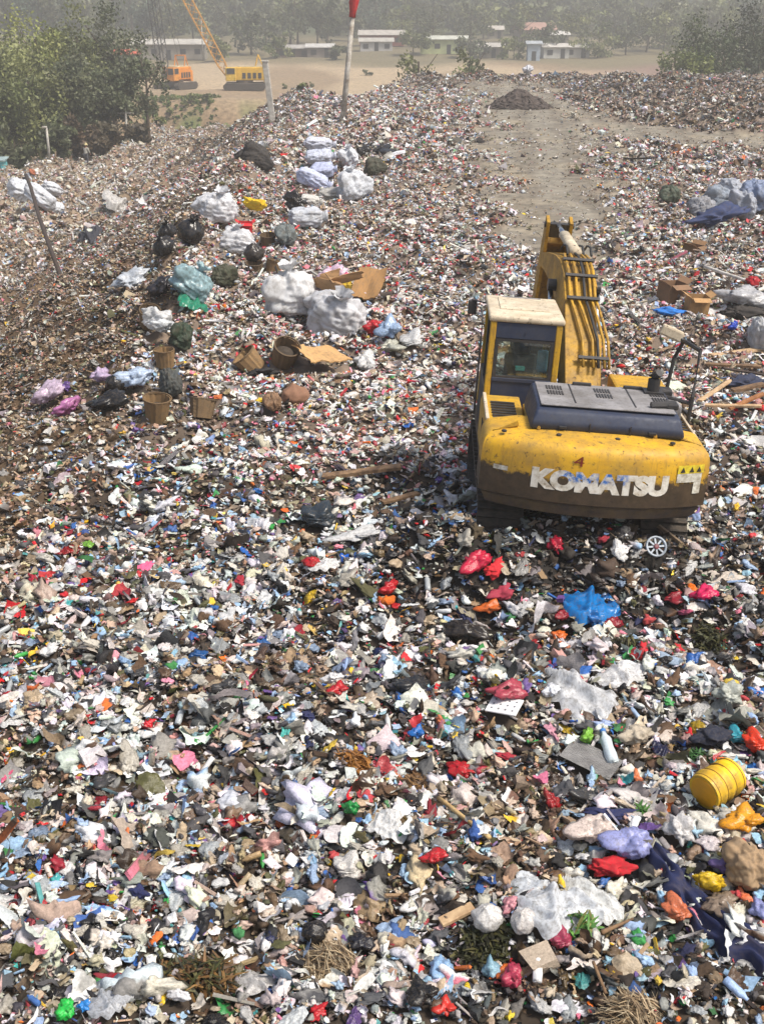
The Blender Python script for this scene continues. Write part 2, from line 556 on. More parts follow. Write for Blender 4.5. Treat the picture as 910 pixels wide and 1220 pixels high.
def protos(level):
    """shape library; level 2 near, 1 middle, 0 far -> {kind: [(V,F)...]}"""
    rs = np.random.RandomState(5 + level)
    L = {'lump': [], 'sheet': [], 'stick': [], 'box': [], 'bottle': [], 'ribbon': []}
    sub = {2: 3, 1: 2, 0: 1}[level]
    gn = {2: 9, 1: 5, 0: 3}[level]
    for i in range(14):
        V, F = ICO[sub]
        V2 = wrinkle(puff(V, rs, .24, .06, 2.2, 4, 2, .16), rs, .30, 2.2, 3) if sub > 2 else crumple(V, rs, 0.28 if sub > 1 else 0.2, 2.0, 2)
        V2 = V2 * rs.uniform([0.8, 0.5, 0.3], [1.3, 0.9, 0.65])
        L['lump'].append((V2, F))
        if level == 2 and i % 3:
            Vs, Fs = film_sheet(rs, 13, 10)
            L['sheet'].append((Vs * rs.uniform([.7, .6, .6], [1.2, 1.1, 1.2]), Fs))
        else:
            L['sheet'].append(grid_sheet(gn, max(3, gn - rs.randint(0, 3)), rs, rs.uniform(0.15, 0.4)))
    for i in range(10):
        L['ribbon'].append(ribbon_vf(rs, {2: 11, 1: 7, 0: 4}[level]))
    for i in range(6):
        V, F = box_vf()
        t = V * [1, rs.uniform(0.05, 0.14), rs.uniform(0.04, 0.09)]
        L['stick'].append((t + 0.02 * rs.normal(size=t.shape), F))
        t = V * [0.8, rs.uniform(0.35, 0.8), rs.uniform(0.12, 0.5)]
        L['box'].append((t + 0.10 * rs.normal(size=t.shape), F))
    L['bottle'].append(bottle_vf(7 if level == 2 else 5))
    return L

PAL = {k: lin(v) for k, v in dict(
    white=(224, 224, 222), offwhite=(206, 200, 188), beige=(188, 168, 142), tan=(158, 132, 102), grey=(138, 136, 132), dgrey=(74, 74, 76),
    black=(30, 30, 33), brown=(88, 66, 46), dbrown=(56, 44, 33), olive=(86, 84, 48), blue=(40, 96, 172), lblue=(150, 182, 212), teal=(70, 158, 160),
    red=(196, 28, 40), crimson=(150, 26, 46), pink=(222, 130, 150), orange=(222, 112, 40), yellow=(226, 186, 50), green=(52, 140, 70), purple=(112, 84, 150),
    navy=(30, 38, 74), rose=(190, 146, 138)).items()}
PN = list(PAL)
PC = np.array([PAL[k] for k in PN])
def wts(**k):
    p = np.array([k.get(n, 0.0) for n in PN], float)
    return p / p.sum()
W_FG = wts(white=16, offwhite=11, beige=7, tan=5, grey=11, dgrey=11, black=13, brown=11, dbrown=14, olive=4, blue=2.0, lblue=7, teal=1.0, red=2.0, crimson=1.4, pink=1.5, orange=1.2, yellow=1.6, green=1.5, purple=.9, navy=2.4, rose=1.6)
W_BAG = wts(white=42, offwhite=20, beige=6, grey=9, lblue=9, black=5, dgrey=3, red=1.2, blue=1.2, brown=3)
W_PLAT = wts(white=29, offwhite=24, beige=17, tan=10, grey=6, dgrey=3.5, black=3, brown=7, dbrown=4.5, rose=7, olive=1.4, blue=.9, lblue=5, red=4.0, crimson=1.5, pink=4, orange=1.1, yellow=1.0, green=.7, purple=.4, navy=.7)
W_SLOPE = wts(white=2, offwhite=8, beige=17, tan=25, grey=8, dgrey=4, black=2.5, brown=27, dbrown=15, olive=5, rose=3, red=.3, orange=.3, lblue=.4)
W_APRON = wts(white=14, offwhite=26, beige=30, tan=17, grey=6, dgrey=2, brown=7, dbrown=2.5, rose=7, red=.4, orange=.3, lblue=1.5)
W_DIRT = wts(offwhite=8, beige=12, tan=14, grey=16, dgrey=8, brown=12, olive=8, white=4, red=.5, green=.4)
W_HEAP = wts(white=6, offwhite=10, beige=14, tan=14, grey=9, dgrey=8, black=5, brown=19, dbrown=13, rose=4, red=.6, orange=.5, lblue=1.5, blue=.3)
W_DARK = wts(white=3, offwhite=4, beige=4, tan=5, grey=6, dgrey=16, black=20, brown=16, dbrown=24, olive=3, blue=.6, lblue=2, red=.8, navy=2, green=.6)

LV, LF, LC, LG, LS = [], [], [], [], []
_base = 0
def scatter(n, y0, y1, size, level, kinds, zlift=(0, 0.05), xm=0.40, dark_low=0.03, pal=None):
    """n pieces between y0 and y1; size = (median, spread)"""
    global _base
    y = (y0 ** 2 + (y1 ** 2 - y0 ** 2) * rng.random(n)) ** 0.5 if y0 > 30 else rng.uniform(y0, y1, n)
    hw = xm * y + 1.6
    x = rng.uniform(-1, 1, n) * hw
    keep = inside(x, y) & (x < 70)
    if level > 0 and y0 < 60:             # the larger single things lie in their own hollows
        for ax, ay, ar in TAKEN:
            if ay < y1 + 1: keep &= (x - ax) ** 2 + (y - ay) ** 2 > (ar * (0.95 if size[0] > .1 else .75)) ** 2
    rm = road_mask(x, y)
    keep &= rng.random(n) > rm * (0.94 if size[0] < 0.2 else 0.97)
    x, y, rm = x[keep], y[keep], rm[keep]
    n = len(x)
    rx = ridge_x(y)
    slope = smooth(-0.7, 0.9, rx - x + 0.9 * wob(x, y, 2.4, 1)) * smooth(14, 10.5, rx - x + 1.5 * wob(x, y, 6, 0))
    slope = slope * (1 - .55 * smooth(40, 62, y))
    apron = (rx - x > 12)
    zone = np.zeros(n, int)
    zone[(y > 19 + 3 * wob(x, y, 6, 3))] = 1
    zone[(x > 14.5) & (y > 72)] = 4
    zone[(y > 112)] = 4
    zone[apron] = 3
    zone[rng.random(n) < slope] = 2
    zone[(rm > 0.5)] = 5
    # patches of darker organic matter
    patch = smooth(0.35, 0.9, wob(x, y, 2.6, 4) + 0.5 * wob(x, y, 0.9, 5))
    zone[(zone == 0) & (rng.random(n) < 0.85 * patch)] = 2
    pale_p = smooth(0.3, 0.9, wob(x, y, 3.4, 1) + 0.4 * wob(x, y, 1.1, 0))
    zone[(zone == 0) & (rng.random(n) < 0.45 * pale_p)] = 7
    zone[(zone == 1) & (rng.random(n) < 0.35 * patch)] = 4
    digger_shade = smooth(1.0, 0.4, np.hypot((x - 2.6) / 4.2, (y - 14.6) / 2.6) + 0.2 * wob(x, y, 1.5, 2))  # shade round the digger, put into the litter as darker colours
    zone[(zone != 5) & (rng.random(n) < 0.9 * digger_shade)] = 6
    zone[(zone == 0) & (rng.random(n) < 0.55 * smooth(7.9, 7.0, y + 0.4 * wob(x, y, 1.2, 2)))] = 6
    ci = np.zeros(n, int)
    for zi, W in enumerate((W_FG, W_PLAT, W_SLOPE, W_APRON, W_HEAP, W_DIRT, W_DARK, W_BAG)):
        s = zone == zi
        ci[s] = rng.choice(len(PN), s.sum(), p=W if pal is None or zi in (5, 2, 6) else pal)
    col = PC[ci] * rng.uniform(0.72, 1.14, (n, 1)) * np.where((zone == 1) | (zone == 3), 1.12, np.where(zone == 6, .62, 1.0))[:, None] * rng.normal(1, 0.06, (n, 3))  # extra darkening deepens the painted digger shade and the near organics
    col = col * 0.97 + np.array([0.008, 0.006, 0.004])
    g_ = col.mean(1, keepdims=True)
    col = g_ + (col - g_) * rng.uniform(0.75, 1.12, (n, 1))
    col = np.clip(col, 0.010, 0.80)
    sz = size[0] * np.exp(rng.normal(0, size[1], n)) * 0.5
    sz = np.where(col.max(1) - col.min(1) > .18, np.minimum(sz, size[0] * .62), sz)
    sz *= np.where(zone == 2, 0.75, 1.0) * np.where(zone == 6, 0.8, 1.0) * np.where(zone == 5, 0.55, 1.0)
    bright = col.mean(1)
    z = height(x, y) + rng.uniform(zlift[0], zlift[1], n) + np.where(bright < 0.06, -dark_low, 0)
    gloss = np.where(rng.random(n) < 0.35, rng.uniform(0.22, 0.4, n), rng.uniform(0.55, 0.95, n))
    kn = list(kinds); kp = np.array([kinds[k] for k in kn], float); kp /= kp.sum()
    kk = rng.choice(len(kn), n, p=kp)
    # twigs and scraps on the slope
    P = PROTO[level]
    yaw = rng.uniform(0, 6.28, n)
    tx = rng.normal(0, 0.42, n); ty = rng.normal(0, 0.42, n)
    cz, sz_ = np.cos(yaw), np.sin(yaw)
    cx, sx = np.cos(tx), np.sin(tx); cy, sy = np.cos(ty), np.sin(ty)
    Rm = np.empty((n, 3, 3))
    # Rx @ Ry @ Rz
    Rm[:, 0] = np.stack([cy * cz, -cy * sz_, sy], -1)
    Rm[:, 1] = np.stack([cx * sz_ + sx * sy * cz, cx * cz - sx * sy * sz_, -sx * cy], -1)
    Rm[:, 2] = np.stack([sx * sz_ - cx * sy * cz, sx * cz + cx * sy * sz_, cx * cy], -1)
    for k, nm in enumerate(kn):
        vs = P[nm]
        var = rng.integers(0, len(vs), n)
        for j, (V, F) in enumerate(vs):
            s = np.nonzero((kk == k) & (var == j))[0]
            if not len(s): continue
            mult = {'lump': 1, 'sheet': 1.05, 'stick': 2.0, 'box': .9, 'bottle': 1.1, 'ribbon': 1.9}[nm]
            asp = rng.uniform(0.75, 1.3, (len(s), 1, 3))
            W = np.einsum('nij,nkj->nki', Rm[s], V[None] * asp * (sz[s] * mult)[:, None, None])
            W += np.stack([x[s], y[s], z[s]], -1)[:, None]
            m = len(V)
            LS.append(np.full(len(s) * len(F), level > 0 and nm in ('lump', 'sheet', 'bottle', 'ribbon')))
            LV.append(W.reshape(-1, 3).astype(np.float32))
            LF.append((F[None] + (_base + np.arange(len(s)) * m)[:, None, None]).reshape(-1, 3))
            cc = np.repeat(col[s][:, None], m, 1)
            # printed wrappers: a second colour over part of the piece
            two = rng.random(len(s)) < 0.22
            other = PC[rng.choice(len(PN), len(s), p=W_FG)]
            side = (V @ rng.normal(size=3)) > 0.1
            cc[np.ix_(two, side)] = other[two][:, None]
            cc = cc * rng.uniform(0.86, 1.08, (len(s), m, 1))
            LC.append(cc.reshape(-1, 3).astype(np.float32))
            LG.append(np.repeat(gloss[s], m).astype(np.float32))
            _base += len(s) * m


# ------------------------------------------------------------------ excavator
def paint_mat(name, clean, worn, dirt_lo=None, dirt_hi=None, rough=0.45, amount=0.5, grime=(0.20, 0.13, 0.05), gk=0.9):
    """sun-bleached paint: scratches, oil spots, and mud that climbs to a ragged line between two heights"""
    m, nt, b = new_mat(name)
    n = noise(nt, 3.0, 6, 0.7)
    c = ramp(nt, n.outputs[0], [(0.30, clean), (0.7, worn)]).outputs[0]
    ng = noise(nt, 1.7, 8, 0.75)
    gr = ramp(nt, ng.outputs[0], [(0.42, (0, 0, 0)), (0.75, (gk,) * 3)])
    c = mixc(nt, gr.outputs[0], c, grime)
    tcs = nt.nodes.new('ShaderNodeTexCoord'); mp = nt.nodes.new('ShaderNodeMapping'); mp.inputs['Scale'].default_value = (9, 9, 0.9)
    nt.links.new(tcs.outputs['Object'], mp.inputs[0])
    ns = noise(nt, 2.0, 5, 0.7, vec=mp.outputs[0])
    st = ramp(nt, ns.outputs[0], [(0.55, (0, 0, 0)), (0.72, (0.55,) * 3)])
    c = mixc(nt, st.outputs[0], c, [v * .65 for v in grime])
    n2 = noise(nt, 16.0, 6, 0.75)
    sp = ramp(nt, n2.outputs[0], [(0.57, (0, 0, 0)), (0.66, (amount,) * 3)])
    c = mixc(nt, sp.outputs[0], c, (0.055, 0.038, 0.024))
    if dirt_lo is not None:
        tc = nt.nodes.new('ShaderNodeTexCoord')
        sx = nt.nodes.new('ShaderNodeSeparateXYZ'); nt.links.new(tc.outputs['Object'], sx.inputs[0])
        n3 = noise(nt, 2.6, 8, 0.75)
        ad = nt.nodes.new('ShaderNodeMath'); ad.operation = 'MULTIPLY_ADD'
        nt.links.new(n3.outputs[0], ad.inputs[0]); ad.inputs[1].default_value = -0.75
        nt.links.new(sx.outputs[2], ad.inputs[2])
        mr = nt.nodes.new('ShaderNodeMapRange'); mr.clamp = True
        mr.inputs['From Min'].default_value = dirt_lo - 0.375; mr.inputs['From Max'].default_value = dirt_hi - 0.375
        mr.inputs['To Min'].default_value = 0.97; mr.inputs['To Max'].default_value = 0.0
        nt.links.new(ad.outputs[0], mr.inputs['Value'])
        n4 = noise(nt, 7.0, 5, 0.7)
        mud = ramp(nt, n4.outputs[0], [(0.35, (0.020, 0.013, 0.008)), (0.7, (0.060, 0.039, 0.023))])
        c = mixc(nt, mr.outputs[0], c, mud.outputs[0])
    nt.links.new(c, b.inputs['Base Color'])
    rr = ramp(nt, n2.outputs[0], [(0.3, (rough,) * 3), (0.7, (min(rough + .35, 1),) * 3)])
    nt.links.new(rr.outputs[0], b.inputs['Roughness'])
    bump(nt, b, n2.outputs[0], 0.12, 0.01)
    return m

YEL = lin((214, 168, 26)); YELW = lin((176, 134, 30))
P_YEL = paint_mat('yellow_paint', YEL, YELW, amount=0.75)
P_CW = paint_mat('yellow_paint_muddy', YEL, lin((196, 146, 26)), 1.56, 1.63, amount=0.9)
P_BOOM = paint_mat('yellow_paint_greasy', lin((206, 158, 24)), lin((150, 112, 32)), amount=0.95, grime=(0.09, 0.06, 0.03), gk=0.95)
P_NAVY = paint_mat('navy_paint', lin((24, 36, 62)), lin((40, 50, 72)), amount=0.5, grime=(0.075, 0.075, 0.08), gk=0.5)
P_TOP = paint_mat('dusty_grey_paint', lin((150, 148, 148)), lin((112, 110, 112)), amount=0.6, rough=0.7, grime=(0.10, 0.09, 0.075))
P_CREAM = paint_mat('bleached_roof_paint', lin((218, 206, 182)), lin((186, 170, 142)), amount=0.9, rough=0.6, grime=(0.28, 0.22, 0.15))
P_MUD = paint_mat('mud_caked_steel', lin((84, 74, 68)), lin((52, 43, 36)), amount=0.5, rough=0.9)
P_BLACK = mat('black_steel', (0.02, 0.02, 0.022), (0.045, 0.04, 0.036), 8, 0.5)
P_TRACK = mat('track_steel', (0.03, 0.025, 0.02), (0.075, 0.058, 0.042), 9, 0.85, 0.0, 0.5)
P_CHROME = mat('chrome_rod', (0.62, 0.63, 0.65), (0.5, 0.5, 0.5), 5, 0.18, 1.0)
P_RUBBER = mat('rubber_hose', (0.018, 0.018, 0.018), (0.03, 0.03, 0.03), 6, 0.7)
P_DARKIN = mat('cab_interior', (0.03, 0.03, 0.032), (0.05, 0.05, 0.05), 6, 0.8)
P_SEAT = mat('seat_fabric', (0.03, 0.03, 0.035), (0.06, 0.06, 0.065), 20, 0.95)
P_ORANGE_HOSE = P_YEL

def glass_mat():
    m, nt, b = new_mat('dusty_window_glass')
    t = nt.nodes.new('ShaderNodeBsdfTransparent'); t.inputs[0].default_value = (0.86, 0.92, 0.90, 1)
    gl = nt.nodes.new('ShaderNodeBsdfGlossy'); gl.inputs['Roughness'].default_value = 0.05
    df = nt.nodes.new('ShaderNodeBsdfDiffuse'); df.inputs[0].default_value = (0.36, 0.38, 0.34, 1)
    m1 = nt.nodes.new('ShaderNodeMixShader'); m1.inputs[0].default_value = 0.10
    n = noise(nt, 6, 5, 0.7)
    rr = ramp(nt, n.outputs[0], [(0.4, (0.02,) * 3), (0.75, (0.12,) * 3)])
    m2 = nt.nodes.new('ShaderNodeMixShader')
    nt.links.new(rr.outputs[0], m2.inputs[0])
    nt.links.new(t.outputs[0], m1.inputs[1]); nt.links.new(gl.outputs[0], m1.inputs[2])
    nt.links.new(m1.outputs[0], m2.inputs[1]); nt.links.new(df.outputs[0], m2.inputs[2])
    nt.links.new(m2.outputs[0], nt.nodes['Material Output'].inputs[0])
    return m
P_GLASS = glass_mat()

EX = empty('excavator', (2.737, 16.56, -0.062))
EX.rotation_mode = 'XYZ'
EX.rotation_euler = (Matrix.Rotation(-0.0463, 3, 'Z') @ Matrix.Rotation(-0.0304, 3, 'X') @ Matrix.Rotation(0.0629, 3, 'Y')).to_euler()
tag(EX, 'dirty yellow crawler excavator seen from behind, standing on the waste beside the dirt track', 'excavator')

def cw_plan(n, inset=0.0, hw=1.46):
    """rear outline of the counterweight in plan, left to right"""
    pts = []
    for i in range(n + 1):
        t = -1 + 2 * i / n
        x = t * (hw - inset)
        y = -2.80 + 0.36 * abs(t) ** 2.2 + inset
        pts.append((x, y))
    # rounded rear corners
    return pts

def cw_y(x, inset=0.0):
    return -2.80 + 0.36 * min(abs(x) / (1.46 - inset), 1.0) ** 2.2 + inset

def build_counterweight():
    bm = bmesh.new()
    n = 36
    levels = [(1.245, 0.02), (1.26, 0.0), (1.70, 0.0), (1.86, 0.008), (1.94, 0.03), (1.99, 0.075), (2.01, 0.12), (2.03, 0.24), (2.06, 0.40), (2.07, 0.46)]
    rings = []
    for z, ins in levels:
        pts = cw_plan(n, ins)
        # blunt the two upright corners
        ring = []
        for i, (x, y) in enumerate(pts):
            ring.append(bm.verts.new((x, y, z)))
        xl, xr = pts[0][0], pts[-1][0]
        ring.append(bm.verts.new((xr + 0.02 - 0.02, -2.30 + ins * 0.2, z)))
        ring.append(bm.verts.new((xr, -1.72, z)))
        ring.append(bm.verts.new((xl, -1.72, z)))
        ring.append(bm.verts.new((xl, -2.30 + ins * 0.2, z)))
        rings.append(ring)
    k = len(rings[0])
    for a, b in zip(rings[:-1], rings[1:]):
        for i in range(k):
            bm.faces.new((a[i], a[(i + 1) % k], b[(i + 1) % k], b[i]))
    bm.faces.new(rings[0][::-1]); bm.faces.new(rings[-1])
    o = bm_obj('counterweight', bm, P_CW, EX, True)
    o.data.set_sharp_from_angle(angle=R(35))
    # lower lip of bare mud-caked steel
    bm = bmesh.new()
    lv = [(1.05, 0.16), (1.07, 0.10), (1.20, 0.05), (1.24, 0.07)]
    rings = []
    for z, ins in lv:
        pts = cw_plan(n, ins)
        ring = [bm.verts.new((x, y, z)) for x, y in pts]
        ring.append(bm.verts.new((pts[-1][0], -1.75, z))); ring.append(bm.verts.new((pts[0][0], -1.75, z)))
        rings.append(ring)
    k = len(rings[0])
    for a, b in zip(rings[:-1], rings[1:]):
        for i in range(k):
            bm.faces.new((a[i], a[(i + 1) % k], b[(i + 1) % k], b[i]))
    bm.faces.new(rings[0][::-1]); bm.faces.new(rings[-1])
    bm_obj('lower_lip', bm, P_MUD, o, False)
    # lettering wrapped on the rear face
    def text(name, s, size, x0, z0, m, bold=0.0, width=None, ext=0.0015, sp=1.0):
        cu = bpy.data.curves.new(name, 'FONT')
        cu.body = s; cu.size = size; cu.extrude = ext; cu.offset = bold; cu.space_character = sp
        cu.resolution_u = 4
        t = bpy.data.objects.new(name, cu); COL.objects.link(t)
        bpy.context.view_layer.update()
        me = bpy.data.meshes.new_from_object(t.evaluated_get(bpy.context.evaluated_depsgraph_get()))
        bpy.data.objects.remove(t); bpy.data.curves.remove(cu)
        xs = [v.co.x for v in me.vertices]; wd = max(xs) - min(xs)
        k = (width / wd) if width else 1.0
        for v in me.vertices:
            x = x0 + (v.co.x - min(xs)) * k
            z = z0 + v.co.y
            v.co = (x, cw_y(x) - 0.003 - (v.co.z if v.co.z > 0 else 0), z)
        return link(name, me, o, m)
    m, nt, b = new_mat('worn_white_lettering')
    nn = noise(nt, 9, 6, 0.75)
    c = ramp(nt, nn.outputs[0], [(0.42, lin((226, 222, 210))), (0.60, lin((192, 182, 162))), (0.70, lin((110, 84, 56)))]).outputs[0]
    tc = nt.nodes.new('ShaderNodeTexCoord'); sx = nt.nodes.new('ShaderNodeSeparateXYZ'); nt.links.new(tc.outputs['Object'], sx.inputs[0])
    # faded blue film left on the upper half of the middle letters
    zz = nt.nodes.new('ShaderNodeMapRange'); zz.inputs['From Min'].default_value = 1.60; zz.inputs['From Max'].default_value = 1.63
    ad = nt.nodes.new('ShaderNodeMath'); ad.operation = 'MULTIPLY_ADD'; nt.links.new(nn.outputs[0], ad.inputs[0]); ad.inputs[1].default_value = 0.16; nt.links.new(sx.outputs[2], ad.inputs[2])
    ad.inputs[1].default_value = 0.10
    nt.links.new(ad.outputs[0], zz.inputs['Value'])
    x1 = nt.nodes.new('ShaderNodeMapRange'); x1.inputs['From Min'].default_value = -0.52; x1.inputs['From Max'].default_value = -0.42; nt.links.new(sx.outputs[0], x1.inputs['Value'])
    x2 = nt.nodes.new('ShaderNodeMapRange'); x2.inputs['From Min'].default_value = 0.42; x2.inputs['From Max'].default_value = 0.34; nt.links.new(sx.outputs[0], x2.inputs['Value'])
    p1 = nt.nodes.new('ShaderNodeMath'); p1.operation = 'MULTIPLY'; nt.links.new(zz.outputs[0], p1.inputs[0]); nt.links.new(x1.outputs[0], p1.inputs[1])
    p2 = nt.nodes.new('ShaderNodeMath'); p2.operation = 'MULTIPLY'; nt.links.new(p1.outputs[0], p2.inputs[0]); nt.links.new(x2.outputs[0], p2.inputs[1])
    brk = ramp(nt, noise(nt, 14, 5, .7).outputs[0], [(.42, (1, 1, 1)), (.56, (.12,) * 3)])
    p3 = nt.nodes.new('ShaderNodeMath'); p3.operation = 'MULTIPLY'; nt.links.new(p2.outputs[0], p3.inputs[0]); nt.links.new(brk.outputs[0], p3.inputs[1])
    c = mixc(nt, p3.outputs[0], c, lin((36, 104, 180)))
    nt.links.new(c, b.inputs['Base Color']); b.inputs['Roughness'].default_value = 0.5
    text('lettering', 'KOMATSU', 0.33, -0.82, 1.45, m, bold=0.024, width=1.74, sp=1.0)
    text('painted_mark', '4', 0.19, -0.32, 1.77, mat('red_brown_mark', lin((110, 30, 16)), lin((140, 52, 20)), 20, 0.7), bold=0.0, width=.13)
    # sticker: white panel with a yellow triangle band above it
    def patch(name, x0, x1, z0, z1, m, off):
        bm = bmesh.new(); vs = []
        for i in range(5):
            x = x0 + (x1 - x0) * i / 4
            vs.append((bm.verts.new((x, cw_y(x) - off, z0)), bm.verts.new((x, cw_y(x) - off, z1))))
        for a, b_ in zip(vs[:-1], vs[1:]): bm.faces.new((a[0], b_[0], b_[1], a[1]))
        return bm_obj(name, bm, m, o)
    wht = mat('sticker_white', lin((222, 220, 206)), lin((150, 140, 120)), 14, 0.5)
    yel = mat('sticker_yellow', lin((232, 214, 60)), lin((190, 160, 40)), 14, 0.5)
    patch('warning_sticker', 1.02, 1.38, 1.72, 1.83, yel, 0.010)
    patch('warning_sticker', 1.02, 1.36, 1.60, 1.717, wht, 0.010)
    patch('warning_sticker', 1.26, 1.36, 1.44, 1.597, wht, 0.010)
    tri = mat('sticker_ink', lin((60, 50, 30)), lin((40, 40, 40)), 14, 0.6)
    for cx_ in (1.09, 1.21, 1.31):
        bm = bmesh.new()
        vs = [bm.verts.new((x, cw_y(x) - 0.014, z)) for x, z in ((cx_ - .035, 1.735), (cx_ + .035, 1.735), (cx_, 1.81))]
        bm.faces.new(vs); bm_obj('warning_triangle', bm, tri, o)
    patch('data_plate', -1.30, -1.12, 1.58, 1.64, wht, 0.008)
    # lifting eyes, bolt heads and seams on the counterweight
    for x in (-.75, .75):
        bm = bmesh.new(); add_box(bm, (x, -2.20, 2.10), (.05, .16, .10), bevel=.015); bm_obj('lifting_eye', bm, P_YEL, o)
    for x in (-1.2, -.5, .25, .95):
        bm = bmesh.new(); add_lathe(bm, [(.035, -.01), (.035, .012), (.02, .018)], 6, Matrix.Translation((x, -2.42, 2.052))); bm_obj('bolt_head', bm, P_BLACK, o)
build_counterweight()

def build_upper():
    # revolving deck
    bm = bmesh.new()
    add_box(bm, (0, -0.05, 1.15), (2.76, 3.3, 0.2), bevel=0.02)
    bm_obj('revolving_deck', bm, P_MUD, EX)
    # left side housing behind the cab, lower than the hood
    bm = bmesh.new()
    add_prism(bm, [(-1.70, 1.255), (-1.70, 1.94), (-0.30, 1.94), (-0.05, 1.82), (-0.05, 1.255)], -1.40, -0.86, 0.025)
    o = bm_obj('side_housing', bm, P_YEL, EX)
    bm = bmesh.new()
    for i in range(7):
        add_box(bm, (-1.13, -1.5 + i * 0.13, 1.952), (0.34, 0.055, 0.018))
    bm_obj('vent_grille', bm, P_BLACK, o)
    bm = bmesh.new()
    for i in range(6):
        add_box(bm, (-1.404, -1.45 + i * 0.09, 1.62), (0.02, 0.03, 0.34))
    bm_obj('vent_grille', bm, P_BLACK, o)
    bm = bmesh.new()
    add_box(bm, (-1.375, -1.0, 1.965), (0.05, 1.30, 0.045), bevel=0.012)
    bm_obj('edge_rail', bm, P_CREAM, o)
    # middle housing under the hood
    bm = bmesh.new()
    add_box(bm, (0.16, -1.35, 1.61), (2.0, 0.7 + 0.6, 0.70), bevel=0.02)
    add_box(bm, (0.16, -1.95, 1.80), (1.96, 0.55, 0.38), bevel=0.03)
    bm_obj('engine_housing', bm, P_YEL, EX)
    # engine hood
    bm = bmesh.new()
    prof = [(-2.27, 2.06), (-2.29, 2.16), (-2.22, 2.30), (-2.08, 2.345), (-1.05, 2.36), (-0.98, 2.33), (-0.98, 2.0)]
    vs = add_prism(bm, prof, -0.86, 1.12, 0.0)
    for v in vs:                                   # ends lean inwards
        if v.co.z > 2.2:
            v.co.x += 0.07 if v.co.x < 0 else -0.07
    es = [e for e in bm.edges]
    bmesh.ops.bevel(bm, geom=es, offset=0.035, segments=3, affect='EDGES', profile=0.5)
    hood = bm_obj('engine_hood', bm, P_NAVY, EX, True)
    hood.data.set_sharp_from_angle(angle=R(50))
    bm = bmesh.new()
    add_box(bm, (0.13, -1.58, 2.362), (1.74, 1.14, 0.022), bevel=0.01)
    top = bm_obj('hood_top', bm, P_TOP, hood)
    for cx_ in (-0.60, 0.05, 0.80):
        bm = bmesh.new()
        for j in range(2):
            for i in range(6):
                add_box(bm, (cx_ + i * 0.038, -1.30 - j * 0.26, 2.377), (0.02, 0.19, 0.012))
        bm_obj('vent_grille', bm, P_BLACK, hood)
    for x_ in (-0.28, 0.5):
        bm = bmesh.new(); add_box(bm, (x_, -1.53, 2.376), (0.016, 0.96, 0.01)); bm_obj('panel_seam', bm, P_BLACK, hood)
    for x_ in (-0.1, 0.6):
        bm = bmesh.new(); add_box(bm, (x_, -1.06, 2.39), (0.26, 0.05, 0.05), bevel=0.012); bm_obj('hood_hinge', bm, P_BLACK, hood)
    for x_ in (-0.45, 0.70):
        bm = bmesh.new(); add_box(bm, (x_, -2.30, 2.12), (0.10, 0.03, 0.035), bevel=0.008); bm_obj('latch', bm, P_BLACK, hood)
    for x_ in (-0.10, 0.42):
        bm = bmesh.new(); add_box(bm, (x_, -2.293, 2.12), (0.012, 0.01, 0.15)); bm_obj('panel_seam', bm, P_BLACK, hood)
    # right side housing with slatted top
    bm = bmesh.new()
    add_box(bm, (1.29, -0.65, 1.575), (0.30, 2.15, 0.66), bevel=0.02)
    o = bm_obj('side_housing', bm, P_YEL, EX)
    bm = bmesh.new()
    for i in range(10):
        add_box(bm, (1.29, -1.55 + i * 0.13, 1.915), (0.19, 0.06, 0.016))
    bm_obj('vent_grille', bm, P_BLACK, o)
    bm = bmesh.new()
    for x_ in (1.165, 1.415):
        add_box(bm, (x_, -0.95, 1.93), (0.035, 1.5, 0.04), bevel=0.01)
    bm_obj('edge_rail', bm, P_CREAM, o)
    # tank in front, right of the boom
    bm = bmesh.new()
    add_box(bm, (0.98, 0.55, 1.66), (0.80, 0.9, 0.82), bevel=0.04)
    o = bm_obj('fuel_tank', bm, P_YEL, EX)
    bm = bmesh.new()
    add_box(bm, (0.98, -0.36, 1.80), (0.80, 0.86, 0.62), bevel=0.03)
    bm_obj('hydraulic_tank', bm, P_TOP, EX)
    # exhaust
    bm = bmesh.new()
    add_tube(bm, [(0.86, -1.15, 2.37), (0.86, -1.15, 2.56), (0.86, -1.13, 2.60)], 0.085, 12)
    add_tube(bm, [(0.86, -1.14, 2.58), (0.90, -1.2, 2.66)], 0.055, 10)
    add_box(bm, (0.86, -1.15, 2.385), (0.26, 0.26, 0.03))
    bm_obj('exhaust_pipe', bm, P_BLACK, EX)
    bm = bmesh.new()
    add_tube(bm, [(0.70, -1.95, 2.40), (1.02, -1.90, 2.42)], 0.05, 8)
    add_box(bm, (0.98, -1.86, 2.40), (0.16, 0.22, 0.08), bevel=0.02)
    bm_obj('rear_lamp_bracket', bm, P_BLACK, EX)
    # mirror frame on the right
    bm = bmesh.new()
    add_tube(bm, [(1.30, 0.0, 1.95), (1.30, 0.02, 2.2), (1.34, 0.05, 2.6), (1.42, -0.05, 2.88)], 0.028, 7)
    add_tube(bm, [(1.52, -0.62, 1.75), (1.54, -0.60, 2.2), (1.60, -0.35, 2.82)], 0.030, 7)
    add_tube(bm, [(1.42, -0.05, 2.88), (1.60, -0.35, 2.82)], 0.034, 7)
    add_tube(bm, [(1.42, -0.05, 2.88), (1.24, 0.06, 2.98)], 0.026, 7)
    add_tube(bm, [(1.14, -0.4, 2.14), (1.54, -0.58, 2.10)], 0.028, 7)
    add_tube(bm, [(1.30, 0.0, 2.05), (1.54, -0.60, 1.92)], 0.026, 7)
    add_box(bm, (1.20, -0.30, 2.16), (0.20, 0.22, 0.14), bevel=0.03)
